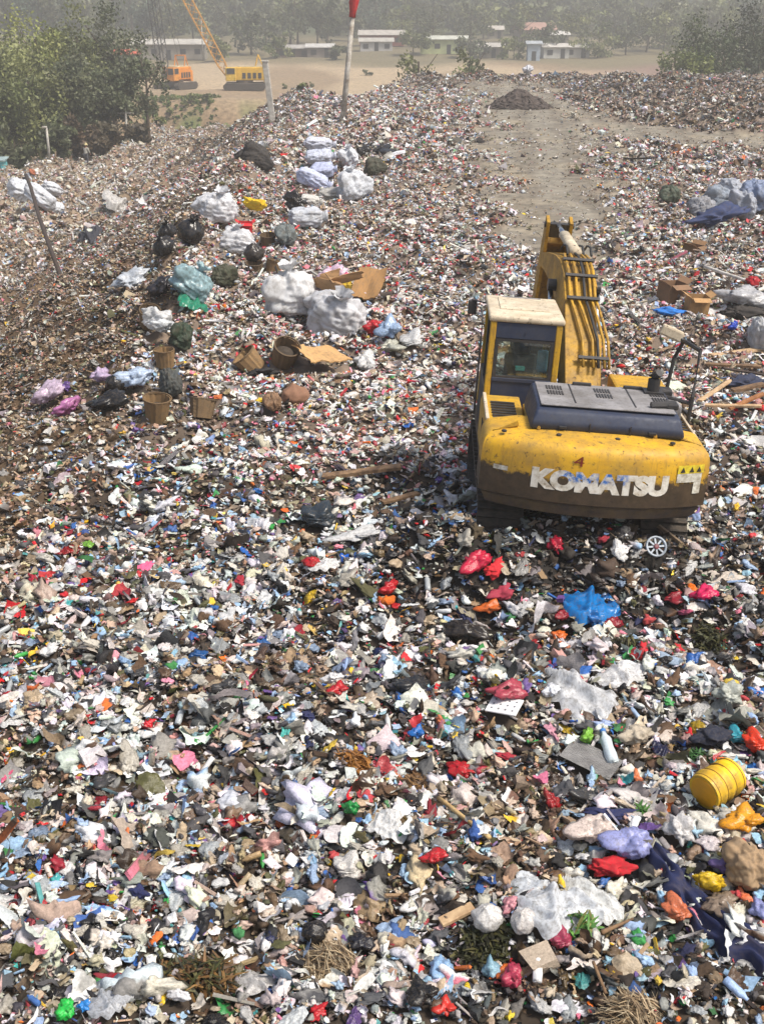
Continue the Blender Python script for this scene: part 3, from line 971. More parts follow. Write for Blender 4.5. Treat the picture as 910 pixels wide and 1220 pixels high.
    fr = bm_obj('mirror_frame', bm, P_BLACK, EX)
    bm = bmesh.new()
    add_box(bm, (1.24, 0.0, 2.97), (0.34, 0.10, 0.16), rot=Matrix.Rotation(R(20), 4, 'Y'), bevel=0.03)
    bm_obj('mirror', bm, P_CREAM, fr)
    # left hand rail
    bm = bmesh.new()
    add_tube(bm, [(-1.47, 0.15, 1.5), (-1.47, 0.15, 2.6), (-1.46, 0.5, 2.9), (-1.46, 1.2, 2.9)], 0.016, 6)
    bm_obj('hand_rail', bm, P_BLACK, EX)
build_upper()

def build_cab():
    x0, x1, y0, y1, zb, zt = -1.37, -0.30, 0.03, 1.68, 1.26, 2.94
    cab = empty('cab', (0, 0, 0)); cab.parent = EX
    # pillars
    def post(xa, ya, xb, yb, s=(0.09, 0.10), m=P_YEL):
        bm = bmesh.new()
        vs = add_box(bm, (0, 0, 0), (s[0], s[1], zt - zb), bevel=0.014)
        for v in vs:
            t = v.co.z / (zt - zb) + 0.5
            v.co.x += xa + (xb - xa) * t; v.co.y += ya + (yb - ya) * t
            v.co.z += (zt + zb) / 2
        bm_obj('pillar', bm, m, cab, False)
    post(x0 + .05, y0 + .06, x0 + .06, y0 + .06)
    post(x1 - .05, y0 + .06, x1 - .06, y0 + .06)
    post(x0 + .05, y1 + .05, x0 + .06, y1 - .12)
    post(x1 - .05, y1 + .05, x1 - .06, y1 - .12)
    # lower side walls and floor
    bm = bmesh.new()
    add_box(bm, ((x0 + x1) / 2, (y0 + y1) / 2, zb + .03), (x1 - x0 - .02, y1 - y0 - .02, .06))
    add_box(bm, (x1 - .04, (y0 + y1) / 2, zb + .36), (.045, y1 - y0 - .2, .60))
    add_box(bm, (x0 + .04, (y0 + y1) / 2, zb + .36), (.045, y1 - y0 - .2, .60))
    bm_obj('cab_wall', bm, P_DARKIN, cab)
    # rear panels: navy bands above and below the window
    xm, wd = (x0 + x1) / 2, (x1 - x0) - .20
    bm = bmesh.new()
    add_box(bm, (xm, y0 + .045, 2.82), (wd, .06, .235), bevel=0.012)
    add_box(bm, (xm, y0 + .010, 2.80), (.02, .02, .02))
    bm_obj('rear_panel', bm, P_NAVY, cab)
    bm = bmesh.new()
    add_box(bm, (xm, y0 + .045, 1.68), (wd, .06, .85), bevel=0.012)
    add_box(bm, (xm, y0 + .012, 2.09), (wd, .03, .06), bevel=0.008)
    bm_obj('rear_panel', bm, P_NAVY, cab)
    # window frame and glass
    bm = bmesh.new()
    z0, z1 = 2.11, 2.70
    add_box(bm, (xm - wd / 2 + .03, y0 + .03, (z0 + z1) / 2), (.05, .05, z1 - z0 - .004))
    add_box(bm, (xm + wd / 2 - .03, y0 + .03, (z0 + z1) / 2), (.05, .05, z1 - z0 - .004))
    add_box(bm, (xm, y0 + .028, z1 - .02), (wd - .01, .044, .035))
    add_box(bm, (xm, y0 + .028, z0 + .02), (wd - .01, .044, .035))
    fr = bm_obj('rear_window', bm, P_BLACK, cab)
    bm = bmesh.new(); add_box(bm, (xm, y0 + .045, (z0 + z1) / 2), (wd - .10, .008, z1 - z0 - .06)); bm_obj('glass_pane', bm, P_GLASS, fr)
    # side and front glass
    for nm, c, s in (('side_window', (x0 + .05, (y0 + y1) / 2 - .03, 2.42), (.008, y1 - y0 - .28, .98)),
                     ('side_window', (x1 - .05, (y0 + y1) / 2 - .03, 2.42), (.008, y1 - y0 - .28, .98)),
                     ('windscreen', (xm, y1 - .03, 2.3), (x1 - x0 - .2, .008, 1.2))):
        bm = bmesh.new(); add_box(bm, c, s); bm_obj(nm, bm, P_GLASS, cab)
    bm = bmesh.new()
    add_box(bm, (x0 + .035, .72, 2.42), (.05, .05, 1.0)); add_box(bm, (x0 + .03, .8, 1.95), (.05, 1.3, .05))
    bm_obj('door_frame', bm, P_BLACK, cab)
    # roof
    bm = bmesh.new()
    add_box(bm, (xm, (y0 + y1) / 2 - .02, zt + .045), (x1 - x0 + .03, y1 - y0 - .02, .09), bevel=0.035, seg=3)
    rf = bm_obj('roof', bm, P_CREAM, cab, True); rf.data.set_sharp_from_angle(angle=R(40))
    bm = bmesh.new()
    add_box(bm, (xm, 1.0, zt + .095), (.74, .9, .02), bevel=0.008)
    bm_obj('roof_hatch', bm, P_CREAM, rf)
    bm = bmesh.new(); add_box(bm, (xm, 1.46, zt + .10), (.6, .05, .03), bevel=.008); bm_obj('hatch_handle', bm, P_TOP, rf)
    # seat and controls seen through the glass
    bm = bmesh.new()
    add_box(bm, (xm, .70, 1.78), (.52, .5, .14), bevel=.04)
    add_box(bm, (xm, .45, 2.10), (.48, .12, .62), rot=Matrix.Rotation(R(-6), 4, 'X'), bevel=.05)
    add_box(bm, (xm, .42, 2.50), (.26, .10, .20), bevel=.04)
    bm_obj('seat', bm, P_SEAT, cab, True)
    for sx in (-.34, .34):
        bm = bmesh.new()
        add_box(bm, (xm + sx, .75, 1.80), (.14, .6, .32), bevel=.03)
        add_tube(bm, [(xm + sx, 1.0, 1.9), (xm + sx, 1.03, 2.25)], .02, 6)
        bm_obj('control_console', bm, P_DARKIN, cab)
    bm = bmesh.new(); add_box(bm, (xm - .02, .20, 2.24), (.14, .05, .07), bevel=.01)
    bm_obj('storage_box', bm, mat('teal_plastic', lin((90, 190, 180)), None, 6, .5), cab)
    bm = bmesh.new(); add_box(bm, (xm + .30, .24, 2.36), (.16, .06, .34), bevel=.03)
    bm_obj('jacket', bm, mat('pale_blue_cloth', lin((140, 176, 196)), None, 6, .9), cab)
    # mirror on the front left
    bm = bmesh.new(); add_tube(bm, [(x0 + .02, 1.6, 2.9), (x0 - .22, 1.72, 2.92)], .014, 6); add_box(bm, (x0 - .2, 1.72, 2.80), (.14, .04, .22), bevel=.015)
    bm_obj('mirror', bm, P_BLACK, cab)
build_cab()

def build_boom():
    BY = Matrix.Rotation(R(1.2), 4, 'Z')
    xc, hw = 0.10, 0.24
    lower = lambda z: z if z < 2.2 else 2.2 + (z - 2.2) * 0.76
    before = set(bpy.data.objects)
    top = [(0.30, 1.98), (0.75, 2.55), (1.45, 3.40), (1.95, 3.78), (2.5, 3.93), (3.2, 3.90), (4.4, 3.72), (5.45, 3.50)]
    bot = [(5.55, 3.22), (4.4, 3.28), (3.2, 3.22), (2.6, 3.08), (2.1, 2.72), (1.4, 2.05), (0.85, 1.62), (0.40, 1.58)]
    bm = bmesh.new()
    vs = add_prism(bm, top + bot, xc - hw, xc + hw, 0.012)
    for v in bm.verts: v.co = BY @ v.co
    boom = bm_obj('boom', bm, P_BOOM, EX)
    # pin boss and reinforcing plate at the knee, left and right
    for sx in (-1, 1):
        bm = bmesh.new()
        add_prism(bm, [(2.0, 3.0), (1.9, 3.55), (2.6, 3.82), (3.3, 3.6), (3.1, 3.15)], xc + sx * (hw + .002), xc + sx * (hw + .03))
        bm_obj('knee_plate', bm, P_BOOM, boom)
        bm = bmesh.new()
        m = Matrix.Translation((xc + sx * (hw + .1), 2.65, 3.36)) @ Matrix.Rotation(R(90), 4, 'Y')
        add_lathe(bm, [(.13, -.09), (.13, .09)], 16, m)
        bm_obj('pivot_pin', bm, P_BLACK, boom)
        # boom cylinders
        cyl = bmesh.new()
        a, b_ = Vector((xc + sx * (hw + .14), 1.15, 1.30)), Vector((xc + sx * (hw + .14), 2.65, 3.36))
        add_tube(cyl, [a, a.lerp(b_, .58)], .085, 14)
        co = bm_obj('boom_cylinder', cyl, P_BOOM, EX, False)
        rd = bmesh.new(); add_tube(rd, [a.lerp(b_, .58), a.lerp(b_, .96)], .045, 12)
        bm_obj('piston_rod', rd, P_CHROME, co, True)
    # dark box recess ahead of the knee on the left flank
    bm = bmesh.new(); add_prism(bm, [(3.5, 3.35), (3.5, 3.62), (4.2, 3.55), (4.2, 3.36)], xc - hw - .012, xc - hw - .001); bm_obj('flank_recess', bm, P_BLACK, boom)
    # pipes along the boom's back
    for i, (xa, xb) in enumerate(((-.02, -.17), (.13, -.06), (.21, .06), (.30, .15), (.37, .22))):
        pts = [(xc + xa + .03, .42, 2.30), (xc + xa + .03, .82, 2.74), (xc + (xa + xb) / 2 + .02, 1.12, 3.10), (xc + xb, 1.42, 3.45), (xc + xb, 1.93, 3.86), (xc + xb, 2.48, 4.01), (xc + xb * .9, 2.75, 4.02)]
        bm = bmesh.new(); add_tube(bm, [BY @ Vector(p) for p in pts], .024, 8)
        bm_obj('hydraulic_pipe', bm, P_BOOM if i != 2 else P_RUBBER, boom, True)
    for y, z in ((1.36, 3.42), (1.80, 3.78), (2.3, 4.0), (.55, 2.45)):
        bm = bmesh.new(); add_box(bm, BY @ Vector((xc + (.03 if y > 1 else .17), y, z)), (.50 if y > 1 else .46, .06, .06), rot=Matrix.Rotation(R(45), 4, 'X'))
        bm_obj('pipe_clamp', bm, P_BLACK, boom)
    # hoses looping over at the knee
    bm = bmesh.new()
    for k in range(4):
        x = xc - .16 + k * .13
        add_tube(bm, [(x, 2.7, 4.02), (x, 2.95, 4.16), (x - .01, 3.3, 4.12), (x - .02, 3.6, 3.95)], .022, 6)
    bm_obj('rubber_hose', bm, P_RUBBER, boom, True)
    # arm cylinder on the boom's back
    a, b_ = Vector((xc - .02, 2.75, 4.06)), Vector((xc - .10, 5.2, 4.22))
    bm = bmesh.new(); add_tube(bm, [a, a.lerp(b_, .62)], .10, 14); ac = bm_obj('arm_cylinder', bm, P_CREAM, EX, True)
    bm = bmesh.new(); add_tube(bm, [a.lerp(b_, .62), b_], .05, 12); bm_obj('piston_rod', bm, P_CHROME, ac, True)
    # arm: two side plates at the top, box further down
    bm = bmesh.new()
    prof = [(5.05, 4.30), (5.35, 4.42), (5.75, 3.6), (6.9, 1.2), (6.75, 1.0), (6.55, 1.05), (5.35, 3.2), (5.2, 3.6)]
    add_prism(bm, prof, xc - .32, xc - .26, .008); add_prism(bm, prof, xc + .10, xc + .16, .008)
    add_prism(bm, [(5.4, 3.9), (5.72, 3.62), (6.86, 1.25), (6.74, 1.22), (5.6, 3.5), (5.36, 3.75)], xc - .258, xc + .098)
    arm = bm_obj('arm', bm, P_BOOM, EX)
    bm = bmesh.new(); add_tube(bm, [(xc - .35, 5.2, 4.22), (xc + .19, 5.2, 4.22)], .07, 12); bm_obj('pivot_pin', bm, P_BLACK, arm)
    bm = bmesh.new(); add_box(bm, (xc - .08, 5.22, 4.10), (.33, .10, .36), rot=Matrix.Rotation(R(20), 4, 'X')); bm_obj('arm_throat', bm, P_BLACK, arm)
    # bucket resting on the waste
    bm = bmesh.new()
    prof = [(6.55, 1.15), (6.95, 1.2), (7.25, .8), (7.2, .3), (6.8, .0), (6.25, .05), (6.3, .12), (6.75, .10), (7.1, .36), (7.12, .76), (6.9, 1.08), (6.6, 1.05)]
    add_prism(bm, prof, xc - .60, xc + .45)
    for sx in (xc - .60, xc + .43):
        add_prism(bm, [(6.3, .08), (6.8, .03), (7.19, .32), (7.22, .8), (6.93, 1.16), (6.6, 1.1)], sx, sx + .025)
    bk = bm_obj('bucket', bm, P_MUD, EX)
    for k in range(5):
        bm = bmesh.new(); add_prism(bm, [(6.28, .02), (6.28, .12), (6.02, .06)], xc - .55 + k * .22, xc - .45 + k * .22); bm_obj('bucket_tooth', bm, P_TRACK, bk)
    for o in set(bpy.data.objects) - before:       # the whole arm is carried low
        for v in o.data.vertices: v.co.z = lower(v.co.z)
build_boom()

def build_tracks():
    bm = bmesh.new()
    add_box(bm, (0, 0, .62), (1.7, 1.5, .36), bevel=.04)
    add_lathe(bm, [(.62, .8), (.62, 1.045)], 28)
    bm_obj('undercarriage', bm, P_MUD, EX)
    for sx in (-1, 1):
        xc, wdt, r, L2 = sx * 1.10, .62, .44, 1.72
        path = []
        for k in range(13):
            a = R(-90 + 180 * k / 12); path.append((L2 + r * math.cos(a), .46 + r * math.sin(a)))
        for k in range(1, 16): path.append((L2 - 2 * L2 * k / 16, .90 - .03 * math.sin(math.pi * k / 16)))
        for k in range(13):
            a = R(90 + 180 * k / 12); path.append((-L2 + r * math.cos(a), .46 + r * math.sin(a)))
        for k in range(1, 16): path.append((-L2 + 2 * L2 * k / 16, .02))
        bm = bmesh.new()
        n = len(path)
        inner = [(y * .94, .46 + (z - .46) * .86) for y, z in path]
        for i in range(n):
            j = (i + 1) % n
            A = [(xc - wdt / 2, *path[i]), (xc + wdt / 2, *path[i]), (xc + wdt / 2, *path[j]), (xc - wdt / 2, *path[j])]
            B = [(xc - wdt / 2, *inner[i]), (xc + wdt / 2, *inner[i]), (xc + wdt / 2, *inner[j]), (xc - wdt / 2, *inner[j])]
            a = [bm.verts.new(p) for p in A]; b_ = [bm.verts.new(p) for p in B]
            bm.faces.new(a); bm.faces.new(b_[::-1])
            bm.faces.new((a[0], a[3], b_[3], b_[0])); bm.faces.new((a[1], b_[1], b_[2], a[2]))
            # grouser bar on each shoe
            p, q = Vector((0, *path[i])), Vector((0, *path[j]))
            mid = (p + q) / 2; t = (q - p).normalized(); nrm = Vector((0, t.z, -t.y))
            ang = math.atan2(t.z, t.y)
            add_box(bm, (xc, mid.y + nrm.y * .02, mid.z + nrm.z * .02), (wdt, .03, .05), rot=Matrix.Rotation(ang, 4, 'X'))
        tr = bm_obj('track', bm, P_TRACK, EX)
        bm = bmesh.new(); add_box(bm, (xc, 0, .46), (.34, 3.2, .42), bevel=.05); bm_obj('track_frame', bm, P_MUD, tr)
        for y in (-L2, L2):
            bm = bmesh.new(); add_lathe(bm, [(.32, -.14), (.36, -.05), (.36, .05), (.32, .14)], 20, Matrix.Translation((xc, y, .46)) @ Matrix.Rotation(R(90), 4, 'Y'))
            bm_obj('sprocket', bm, P_TRACK, tr)
build_tracks()

# ------------------------------------------------------------------ things lying on the dump
def shade(c):
    return (*[float(v) for v in lin(c)], 1.0)
RGB = dict(white=(222, 222, 220), clear=(196, 202, 204), offwhite=(204, 198, 184), beige=(180, 160, 132), tan=(160, 132, 98), grey=(140, 140, 138), dgrey=(70, 72, 76), black=(28, 29, 33),
           brown=(96, 70, 48), red=(190, 24, 38), crimson=(146, 24, 44), pink=(216, 90, 130), blue=(28, 110, 190), lblue=(160, 184, 214), navy=(24, 34, 78), teal=(80, 168, 166), green=(56, 146, 66),
           lime=(130, 190, 60), yellow=(228, 190, 34), orange=(220, 110, 44), lavender=(150, 156, 206), purple=(110, 80, 150), olive=(80, 78, 44), dgreen=(44, 62, 44), coral=(210, 118, 80), bluegrey=(120, 138, 168))

def folds(V, rs):
    """long creases running up to the gathered neck"""
    ph = np.arctan2(V[:, 1], V[:, 0]); d = np.linalg.norm(V, axis=1)
    zz = V[:, 2] / d
    k = np.zeros(len(V))
    for q in range(3):
        k += np.abs(np.sin(ph * (2 + q) + rs.uniform(0, 6) + zz * rs.uniform(-1.5, 1.5))) / (1 + .4 * q)
    return V * (1 - .11 * (k - k.mean()) * smooth(-.5, .8, zz))[:, None]

_cache = {}
def film_mesh(kind, var, V0=None):
    """crumpled shapes that fill about -1..1"""
    key = (kind, var)
    if key in _cache: return _cache[key]
    rs = np.random.RandomState(100 + var * 7 + len(kind) * 131)
    if kind == 'bag':
        V, F = ICO[4]
        V = wrinkle(puff(V, rs, .20, .08, 2.4, 5, 3), rs, .20, 2.6, 4) * [1.05, 0.9, 0.58]
    elif kind == 'round':
        V, F = ICO[4]
        V = wrinkle(folds(puff(V, rs, .06, .04, 2.6, 5, 0), rs), rs, .05, 3.2, 4) * [1.0, 0.95, 0.85]
        t = np.maximum(V[:, 2] - 0.62, 0)
        V[:, :2] *= (1 - np.minimum(t * 2.4, 0.6))[:, None]; V[:, 2] += t * 0.8
    elif kind == 'cloth':
        V, F = ICO[4]
        V = wrinkle(puff(V, rs, .22, .10, 2.6, 5, 3), rs, .22, 2.6, 4) * [1.15, 0.65, 0.38]
    elif kind == 'sack':
        V, F = ICO[5]
        d = V / np.abs(V).max(axis=1, keepdims=True)
        d = V * 0.62 + d * 0.38
        W = wrinkle(puff(V, rs, .05, .05, 3.0, 5, 0), rs, .06, 3.4, 4)
        V = d * np.linalg.norm(W, axis=1, keepdims=True) * [1.0, 0.60, 0.42]
        e = smooth(0.62, 1.0, V[:, 0]); V[:, 1] *= 1 - 0.72 * e; V[:, 2] *= 1 - 0.60 * e
    elif kind == 'bulk':
        V, F = ICO[5]
        d = V / np.abs(V).max(axis=1, keepdims=True)
        W = wrinkle(folds(puff(V, rs, .05, .04, 2.8, 5, 1), rs), rs, .08, 3.2, 4)
        V = (V * 0.72 + d * 0.28) * np.linalg.norm(W, axis=1, keepdims=True) * [1.0, 0.9, 0.85]
        V[:, :2] *= (1.12 - 0.34 * smooth(-0.5, 0.9, V[:, 2]))[:, None]
    elif kind == 'wrap':
        V, F = film_sheet(rs)
    elif kind == 'card':
        n, m = 13, 9
        u, v = np.meshgrid(np.linspace(-1, 1, n), np.linspace(-1, 1, m), indexing='ij')
        a = rs.uniform(-.5, .5)
        z = .16 * np.abs(u * math.cos(a) + v * math.sin(a) - rs.uniform(-.4, .4)) + .03 * np.sin(u * 5 + v * 3)
        e = (np.abs(u) > .99) | (np.abs(v) > .99)
        V = np.stack([u + e * .05 * rs.normal(size=u.shape), (v + e * .05 * rs.normal(size=u.shape)) * .62, z * .6], -1).reshape(-1, 3)
        I = np.arange(n * m).reshape(n, m)
        q = np.stack([I[:-1, :-1], I[1:, :-1], I[1:, 1:], I[:-1, 1:]], -1).reshape(-1, 4)
        F = np.concatenate([q[:, [0, 1, 2]], q[:, [0, 2, 3]]])
        border = np.concatenate([I[0, :], I[1:, -1], I[-1, -2::-1], I[-2:0:-1, 0]])
        k = len(V); V = np.concatenate([V, V - [0, 0, .035]])
        F2 = F[:, ::-1] + k
        nx = np.roll(border, -1)
        F = np.concatenate([F, F2, np.stack([border, border + k, nx + k], -1), np.stack([border, nx + k, nx], -1)])
    elif kind == 'bottle':
        V, F = bottle_vf(14)
        V = V * [1, 1, 1] + 0.015 * rs.normal(size=V.shape)
    me = np_mesh(kind + '_shape', V, F, smooth_shade=kind not in ('card',))
    _cache[key] = me
    return me

def ground_rot(x, y, yaw, tilt=0.0, e=0.25):
    gx = float(height(x + e, y) - height(x - e, y)) / (2 * e); gy = float(height(x, y + e) - height(x, y - e)) / (2 * e)
    n = Vector((-gx * 0.7, -gy * 0.7, 1)).normalized()
    q = Vector((0, 0, 1)).rotation_difference(n).to_matrix().to_4x4()
    return (q @ Matrix.Rotation(yaw, 4, 'Z') @ Matrix.Rotation(tilt, 4, 'Y')).to_euler()

ANCH = []      # (x, y, phrase) landmarks for describing what lies near them
def lay(kind, name, px, py, wpx, hpx, colour, label, cat, yaw=0.0, sink=0.25, group=None, m=None, var=None, anchor=None, flat=None, lift=0.0, part=None, tilt=0.0):
    """put a crumpled thing wpx x hpx photo pixels large where the photograph shows it"""
    p, s = at(px, py + hpx * 0.3)
    if py > 600: wpx, hpx = wpx * (1.15 if kind == 'wrap' else .95), hpx * (1.15 if kind == 'wrap' else .95)
    wm, hm = wpx / s, hpx / s
    dep = math.atan2(CAM_H - p.z, math.hypot(p.x, p.y))
    me = film_mesh(kind, var if var is not None else random.randrange(10))
    base = {'bag': (1.05, .85, .6), 'round': (1, 1, .9), 'cloth': (1.1, .65, .4), 'sack': (1, .6, .42), 'bulk': (1, .9, .85), 'wrap': (1.1, .8, .3), 'card': (1.1, .75, .1), 'bottle': (1, .33, .33)}[kind]
    sx = wm / 2 / base[0]
    # apparent height mixes depth and height of the thing
    if kind in ('wrap', 'card'):
        sy = hm / max(math.sin(dep), 0.2) / 2 / base[1]; sz = (sx + sy) / 2
    elif kind == 'bottle':
        sx = max(wm, hm) * .62; sy = sz = sx * 0.95
    else:
        k = hm / 2 / math.hypot(base[1] * math.sin(dep), base[2] * math.cos(dep))
        sy = sz = k
        if flat: sz *= flat; sy *= 1 + (1 - flat)
    o = link(name, me, None, None)
    if not me.materials: me.materials.append(None)
    o.material_slots[0].link = 'OBJECT'
    o.material_slots[0].material = m or M_FILM
    o.color = shade(RGB[colour]) if isinstance(colour, str) else shade(colour)
    o.scale = (sx, sy, sz)
    zz = float(height(p.x, p.y))
    o.location = (p.x, p.y, zz + sz * base[2] * (1 - 2 * sink) + 0.07 + lift)
    o.rotation_euler = ground_rot(p.x, p.y, yaw, tilt)
    tag(o, label, cat, group)
    TAKEN.append((p.x, p.y, max(sx, sy) * 0.8))
    if anchor: ANCH.append((p.x, p.y, anchor))
    return o

def tie(o, colour=(150, 140, 120), end=0.95):
    """a string round the neck of a sack"""
    bm = bmesh.new()
    m = Matrix.Rotation(R(90), 4, 'Y')
    add_lathe(bm, [(.20, .0), (.24, .03), (.20, .06)], 12, Matrix.Translation((end - .12, 0, 0)) @ m)
    add_lathe(bm, [(.17, .05), (.30, .22)], 12, Matrix.Translation((end - .12, 0, 0)) @ m)
    t = bm_obj('tied_neck', bm, None, o, True)
    t.data.materials.append(M_SACK); t.color = shade(colour)
    return t

def frill(o, r=.16, z=.80, h=.34):
    """the gathered top of a knotted bag"""
    rs = random.Random(int(o.location.x * 100))
    bm = bmesh.new(); seg = 26; rings = []
    for k, (rr, zz) in enumerate(((r * 1.5, z - .14), (r * .8, z), (r * .75, z + .06), (r * 1.7, z + h * .7), (r * 2.1, z + h))):
        rings.append([bm.verts.new(((rr * (1 + (.28 if k > 2 else .1) * math.sin(a * 7 + k)) * math.cos(a)) + .05 * k * .5, rr * (1 + (.28 if k > 2 else .1) * math.sin(a * 5 + k)) * math.sin(a), zz + (rs.uniform(-.10, .06) if k > 2 else 0))) for a in [6.2832 * q / seg for q in range(seg)]])
    for A, B in zip(rings[:-1], rings[1:]):
        for q in range(seg): bm.faces.new((A[q], A[(q + 1) % seg], B[(q + 1) % seg], B[q]))
    t = bm_obj('gathered_top', bm, o.material_slots[0].material, o, True)
    t.color = o.color
    return t

SACKS = 'white woven sacks stacked by the waste pickers'
PI = math.pi
def build_things():
    # --- the waste pickers' stack on the rim
    def sack(px, py, w_, h_, c, label, yaw=0.0, grp=SACKS, anchor=None, lift=0.0, kind='sack'):
        o = lay(kind, 'sack', px, py, w_, h_, c, label, 'sack', yaw, 0.12, grp, M_SACK, anchor=anchor, lift=lift)
        if kind == 'sack': tie(o, RGB[c] if isinstance(c, str) else c)
        else: frill(o)
        return o
    sack(381, 183, 38, 15, (206, 210, 224), 'pale blue white sack lying topmost in the stack on the rim', R(4), lift=.35)
    sack(381, 196, 38, 17, (200, 206, 222), 'plump pale sack second from the top of the rim stack', R(-3), lift=.2)
    sack(384, 209, 34, 15, (184, 192, 222), 'bluish sack squeezed in the middle of the rim stack', R(6), lift=.1)
    sack(374, 217, 44, 20, (196, 204, 230), 'long pale lilac sack lying lowest in front of the rim stack', R(-8))
    sack(417, 191, 24, 22, (210, 214, 220), 'small square white sack standing beside the top of the rim stack', R(80), kind='bulk')
    sack(422, 226, 45, 34, (208, 212, 218), 'big bulging grey white sack standing right below the dark basket', R(20), kind='bulk', anchor='the rim sack stack')
    sack(396, 235, 36, 16, (184, 182, 176), 'dusty grey sack lying between black bag and big bulging sack', R(-10))
    sack(370, 243, 28, 15, (204, 202, 196), 'short off white sack lying beside the upright black bag', R(6))
    sack(365, 263, 48, 24, (196, 200, 206), 'long white sack lying apart below the rim stack', R(14), anchor='the long white sack')
    lay('bag', 'bin_bag', 350, 246, 24, 24, 'black', 'black bin bag standing upright beside the grey sacks of the rim stack', 'bin bag', R(60), .1, m=M_FILM)
    lay('bag', 'bin_bag', 455, 180, 30, 16, 'black', 'wide black bin bag on top behind the rim stack', 'bin bag', R(10), .1, flat=.8)
    lay('bag', 'bin_bag', 436, 184, 18, 12, 'black', 'small black bin bag between white square sack and dark lumps', 'bin bag', R(30), .1)
    # --- tall white sacks further left
    sack(262, 257, 48, 36, (214, 216, 220), 'tall white sack standing behind the torn white sack', R(20), kind='bulk', anchor='the tall white sack', lift=.15)
    sack(284, 293, 44, 30, (210, 211, 214), 'torn white sack slumped in front of the tall white sack', R(-12), kind='bulk')
    sack(246, 247, 24, 20, (216, 216, 216), 'white sack half hidden behind the tall white sack', R(12), kind='bulk')
    for px, py, w_, h_, l in ((228, 282, 32, 32, 'large round black bin bag leaning on the tall white sack'), (201, 281, 24, 22, 'smaller black bin bag topmost of the black group on the slope'), (196, 298, 28, 22, 'black bin bag lying lowest of the black group on the slope')):
        o_ = lay('round', 'bin_bag', px, py, w_, h_, 'black', l, 'bin bag', R(px), .12, 'black bin bags on the slope'); frill(o_)
    lay('round', 'bin_bag', 303, 306, 28, 24, (58, 54, 52), 'dusty dark round bag between the baskets and torn white sack', 'bin bag', 1.0, .12)
    # tarpaulin boxes and covers
    lay('bulk', 'tarpaulin_bundle', 306, 192, 44, 27, (50, 47, 46), 'dark tarpaulin bundle alone high on the rubbish rim', 'tarpaulin bundle', R(10), .1, m=M_CLOTH, anchor='the dark tarpaulin bundle')
    lay('wrap', 'tarpaulin_strip', 105, 280, 36, 10, (44, 46, 56), 'dark strip of tarpaulin on the pale apron below the slope', 'tarpaulin', R(4), .2, m=M_CLOTH)
    lay('bag', 'plastic_sheet', 158, 334, 54, 28, (206, 212, 218), 'pale white plastic sheet humped over the top of the brown slope', 'plastic sheet', R(10), .2, flat=.8, anchor='the humped white sheet')
    o_ = lay('bulk', 'sack', 231, 344, 52, 38, (150, 180, 186), 'translucent teal sack with pinched top beside a black bag', 'sack', R(8), .1, None, M_FILM, anchor='the teal sack'); frill(o_)
    lay('wrap', 'plastic_bag', 232, 357, 42, 11, (40, 140, 110), 'bright green bag squashed under the translucent teal sack', 'plastic bag', 0, .1)
    lay('bag', 'bin_bag', 196, 344, 28, 18, (36, 36, 46), 'black bin bag between humped white sheet and teal sack', 'bin bag', R(20), .1)
    # --- the two giant sacks
    sack(347, 356, 66, 56, (212, 213, 214), 'giant white sack with crumpled open top behind the sack of cardboard', R(10), 'giant recycling sacks', 'the giant white sack', kind='bulk')
    o = sack(404, 380, 72, 52, (204, 205, 208), 'giant white sack stuffed with flattened cardboard', R(-14), 'giant recycling sacks', 'the sack of cardboard', kind='bulk')
    for k, (a, b_, yw) in enumerate(((-.1, .1, .3), (-.45, -.1, 1.2), (.25, .2, 2.0), (-.2, .35, 2.6), (-.25, -.35, .8))):
        c = lay('card', 'cardboard_piece', 402 + a * 44, 368 - b_ * 16, 17, 11, (158, 122, 82), ['folded brown cardboard standing upright in the giant sack', 'brown cardboard flap leaning out of the giant sack', 'cardboard sheet at the back of the giant sack', 'creased cardboard lying over the rim of the giant sack', 'small cardboard flap sticking from the front of the giant sack'][k], 'cardboard', yw, 0, 'cardboard stuffed in the giant sack', M_CARD, lift=.62, tilt=R(35 + 12 * k))
    lay('bag', 'plastic_bag', 397, 334, 42, 24, (224, 196, 214), 'white bag with pink print lying behind the giant sacks', 'plastic bag', 0, .1)
    lay('cloth', 'cloth_scrap', 402, 342, 26, 10, 'pink', 'pink cloth scrap on the bag behind the giant sacks', 'cloth', .3, .0, m=M_CLOTH, lift=.15)
    lay('bag', 'plastic_bag', 414, 345, 14, 9, 'yellow', 'small yellow bag beside the sack of cardboard', 'plastic bag', 0, .1)
    lay('bag', 'plastic_bag', 445, 394, 30, 20, 'red', 'bright red bag against the sack of cardboard', 'plastic bag', .3, .1, anchor='the bright red bag')
    lay('bag', 'plastic_bag', 466, 397, 28, 22, 'lblue', 'pale blue bag right next to the bright red bag', 'plastic bag', .3, .1)
    lay('bag', 'plastic_bag', 491, 408, 30, 14, 'white', 'flat white bag lying past the pale blue bag', 'plastic bag', 0, .1, flat=.6)
    lay('bag', 'plastic_bag', 464, 417, 34, 18, (190, 190, 176), 'grey green bag in front of the pale blue bag', 'plastic bag', .4, .1)
    lay('bag', 'plastic_bag', 436, 436, 22, 18, 'white', 'round white bag on brown scraps before the sack of cardboard', 'plastic bag', 0, .1)
    lay('card', 'cardboard_piece', 382, 428, 56, 24, (196, 154, 100), 'large flat cardboard sheet beside the two wicker baskets', 'cardboard', R(24), 0, None, M_CARD, lift=.08, anchor='the flat cardboard sheet')
    lay('card', 'cardboard_piece', 440, 343, 38, 18, (150, 112, 66), 'brown cardboard behind the yellow and pink bags', 'cardboard', R(-10), 0, None, M_CARD, lift=.08)
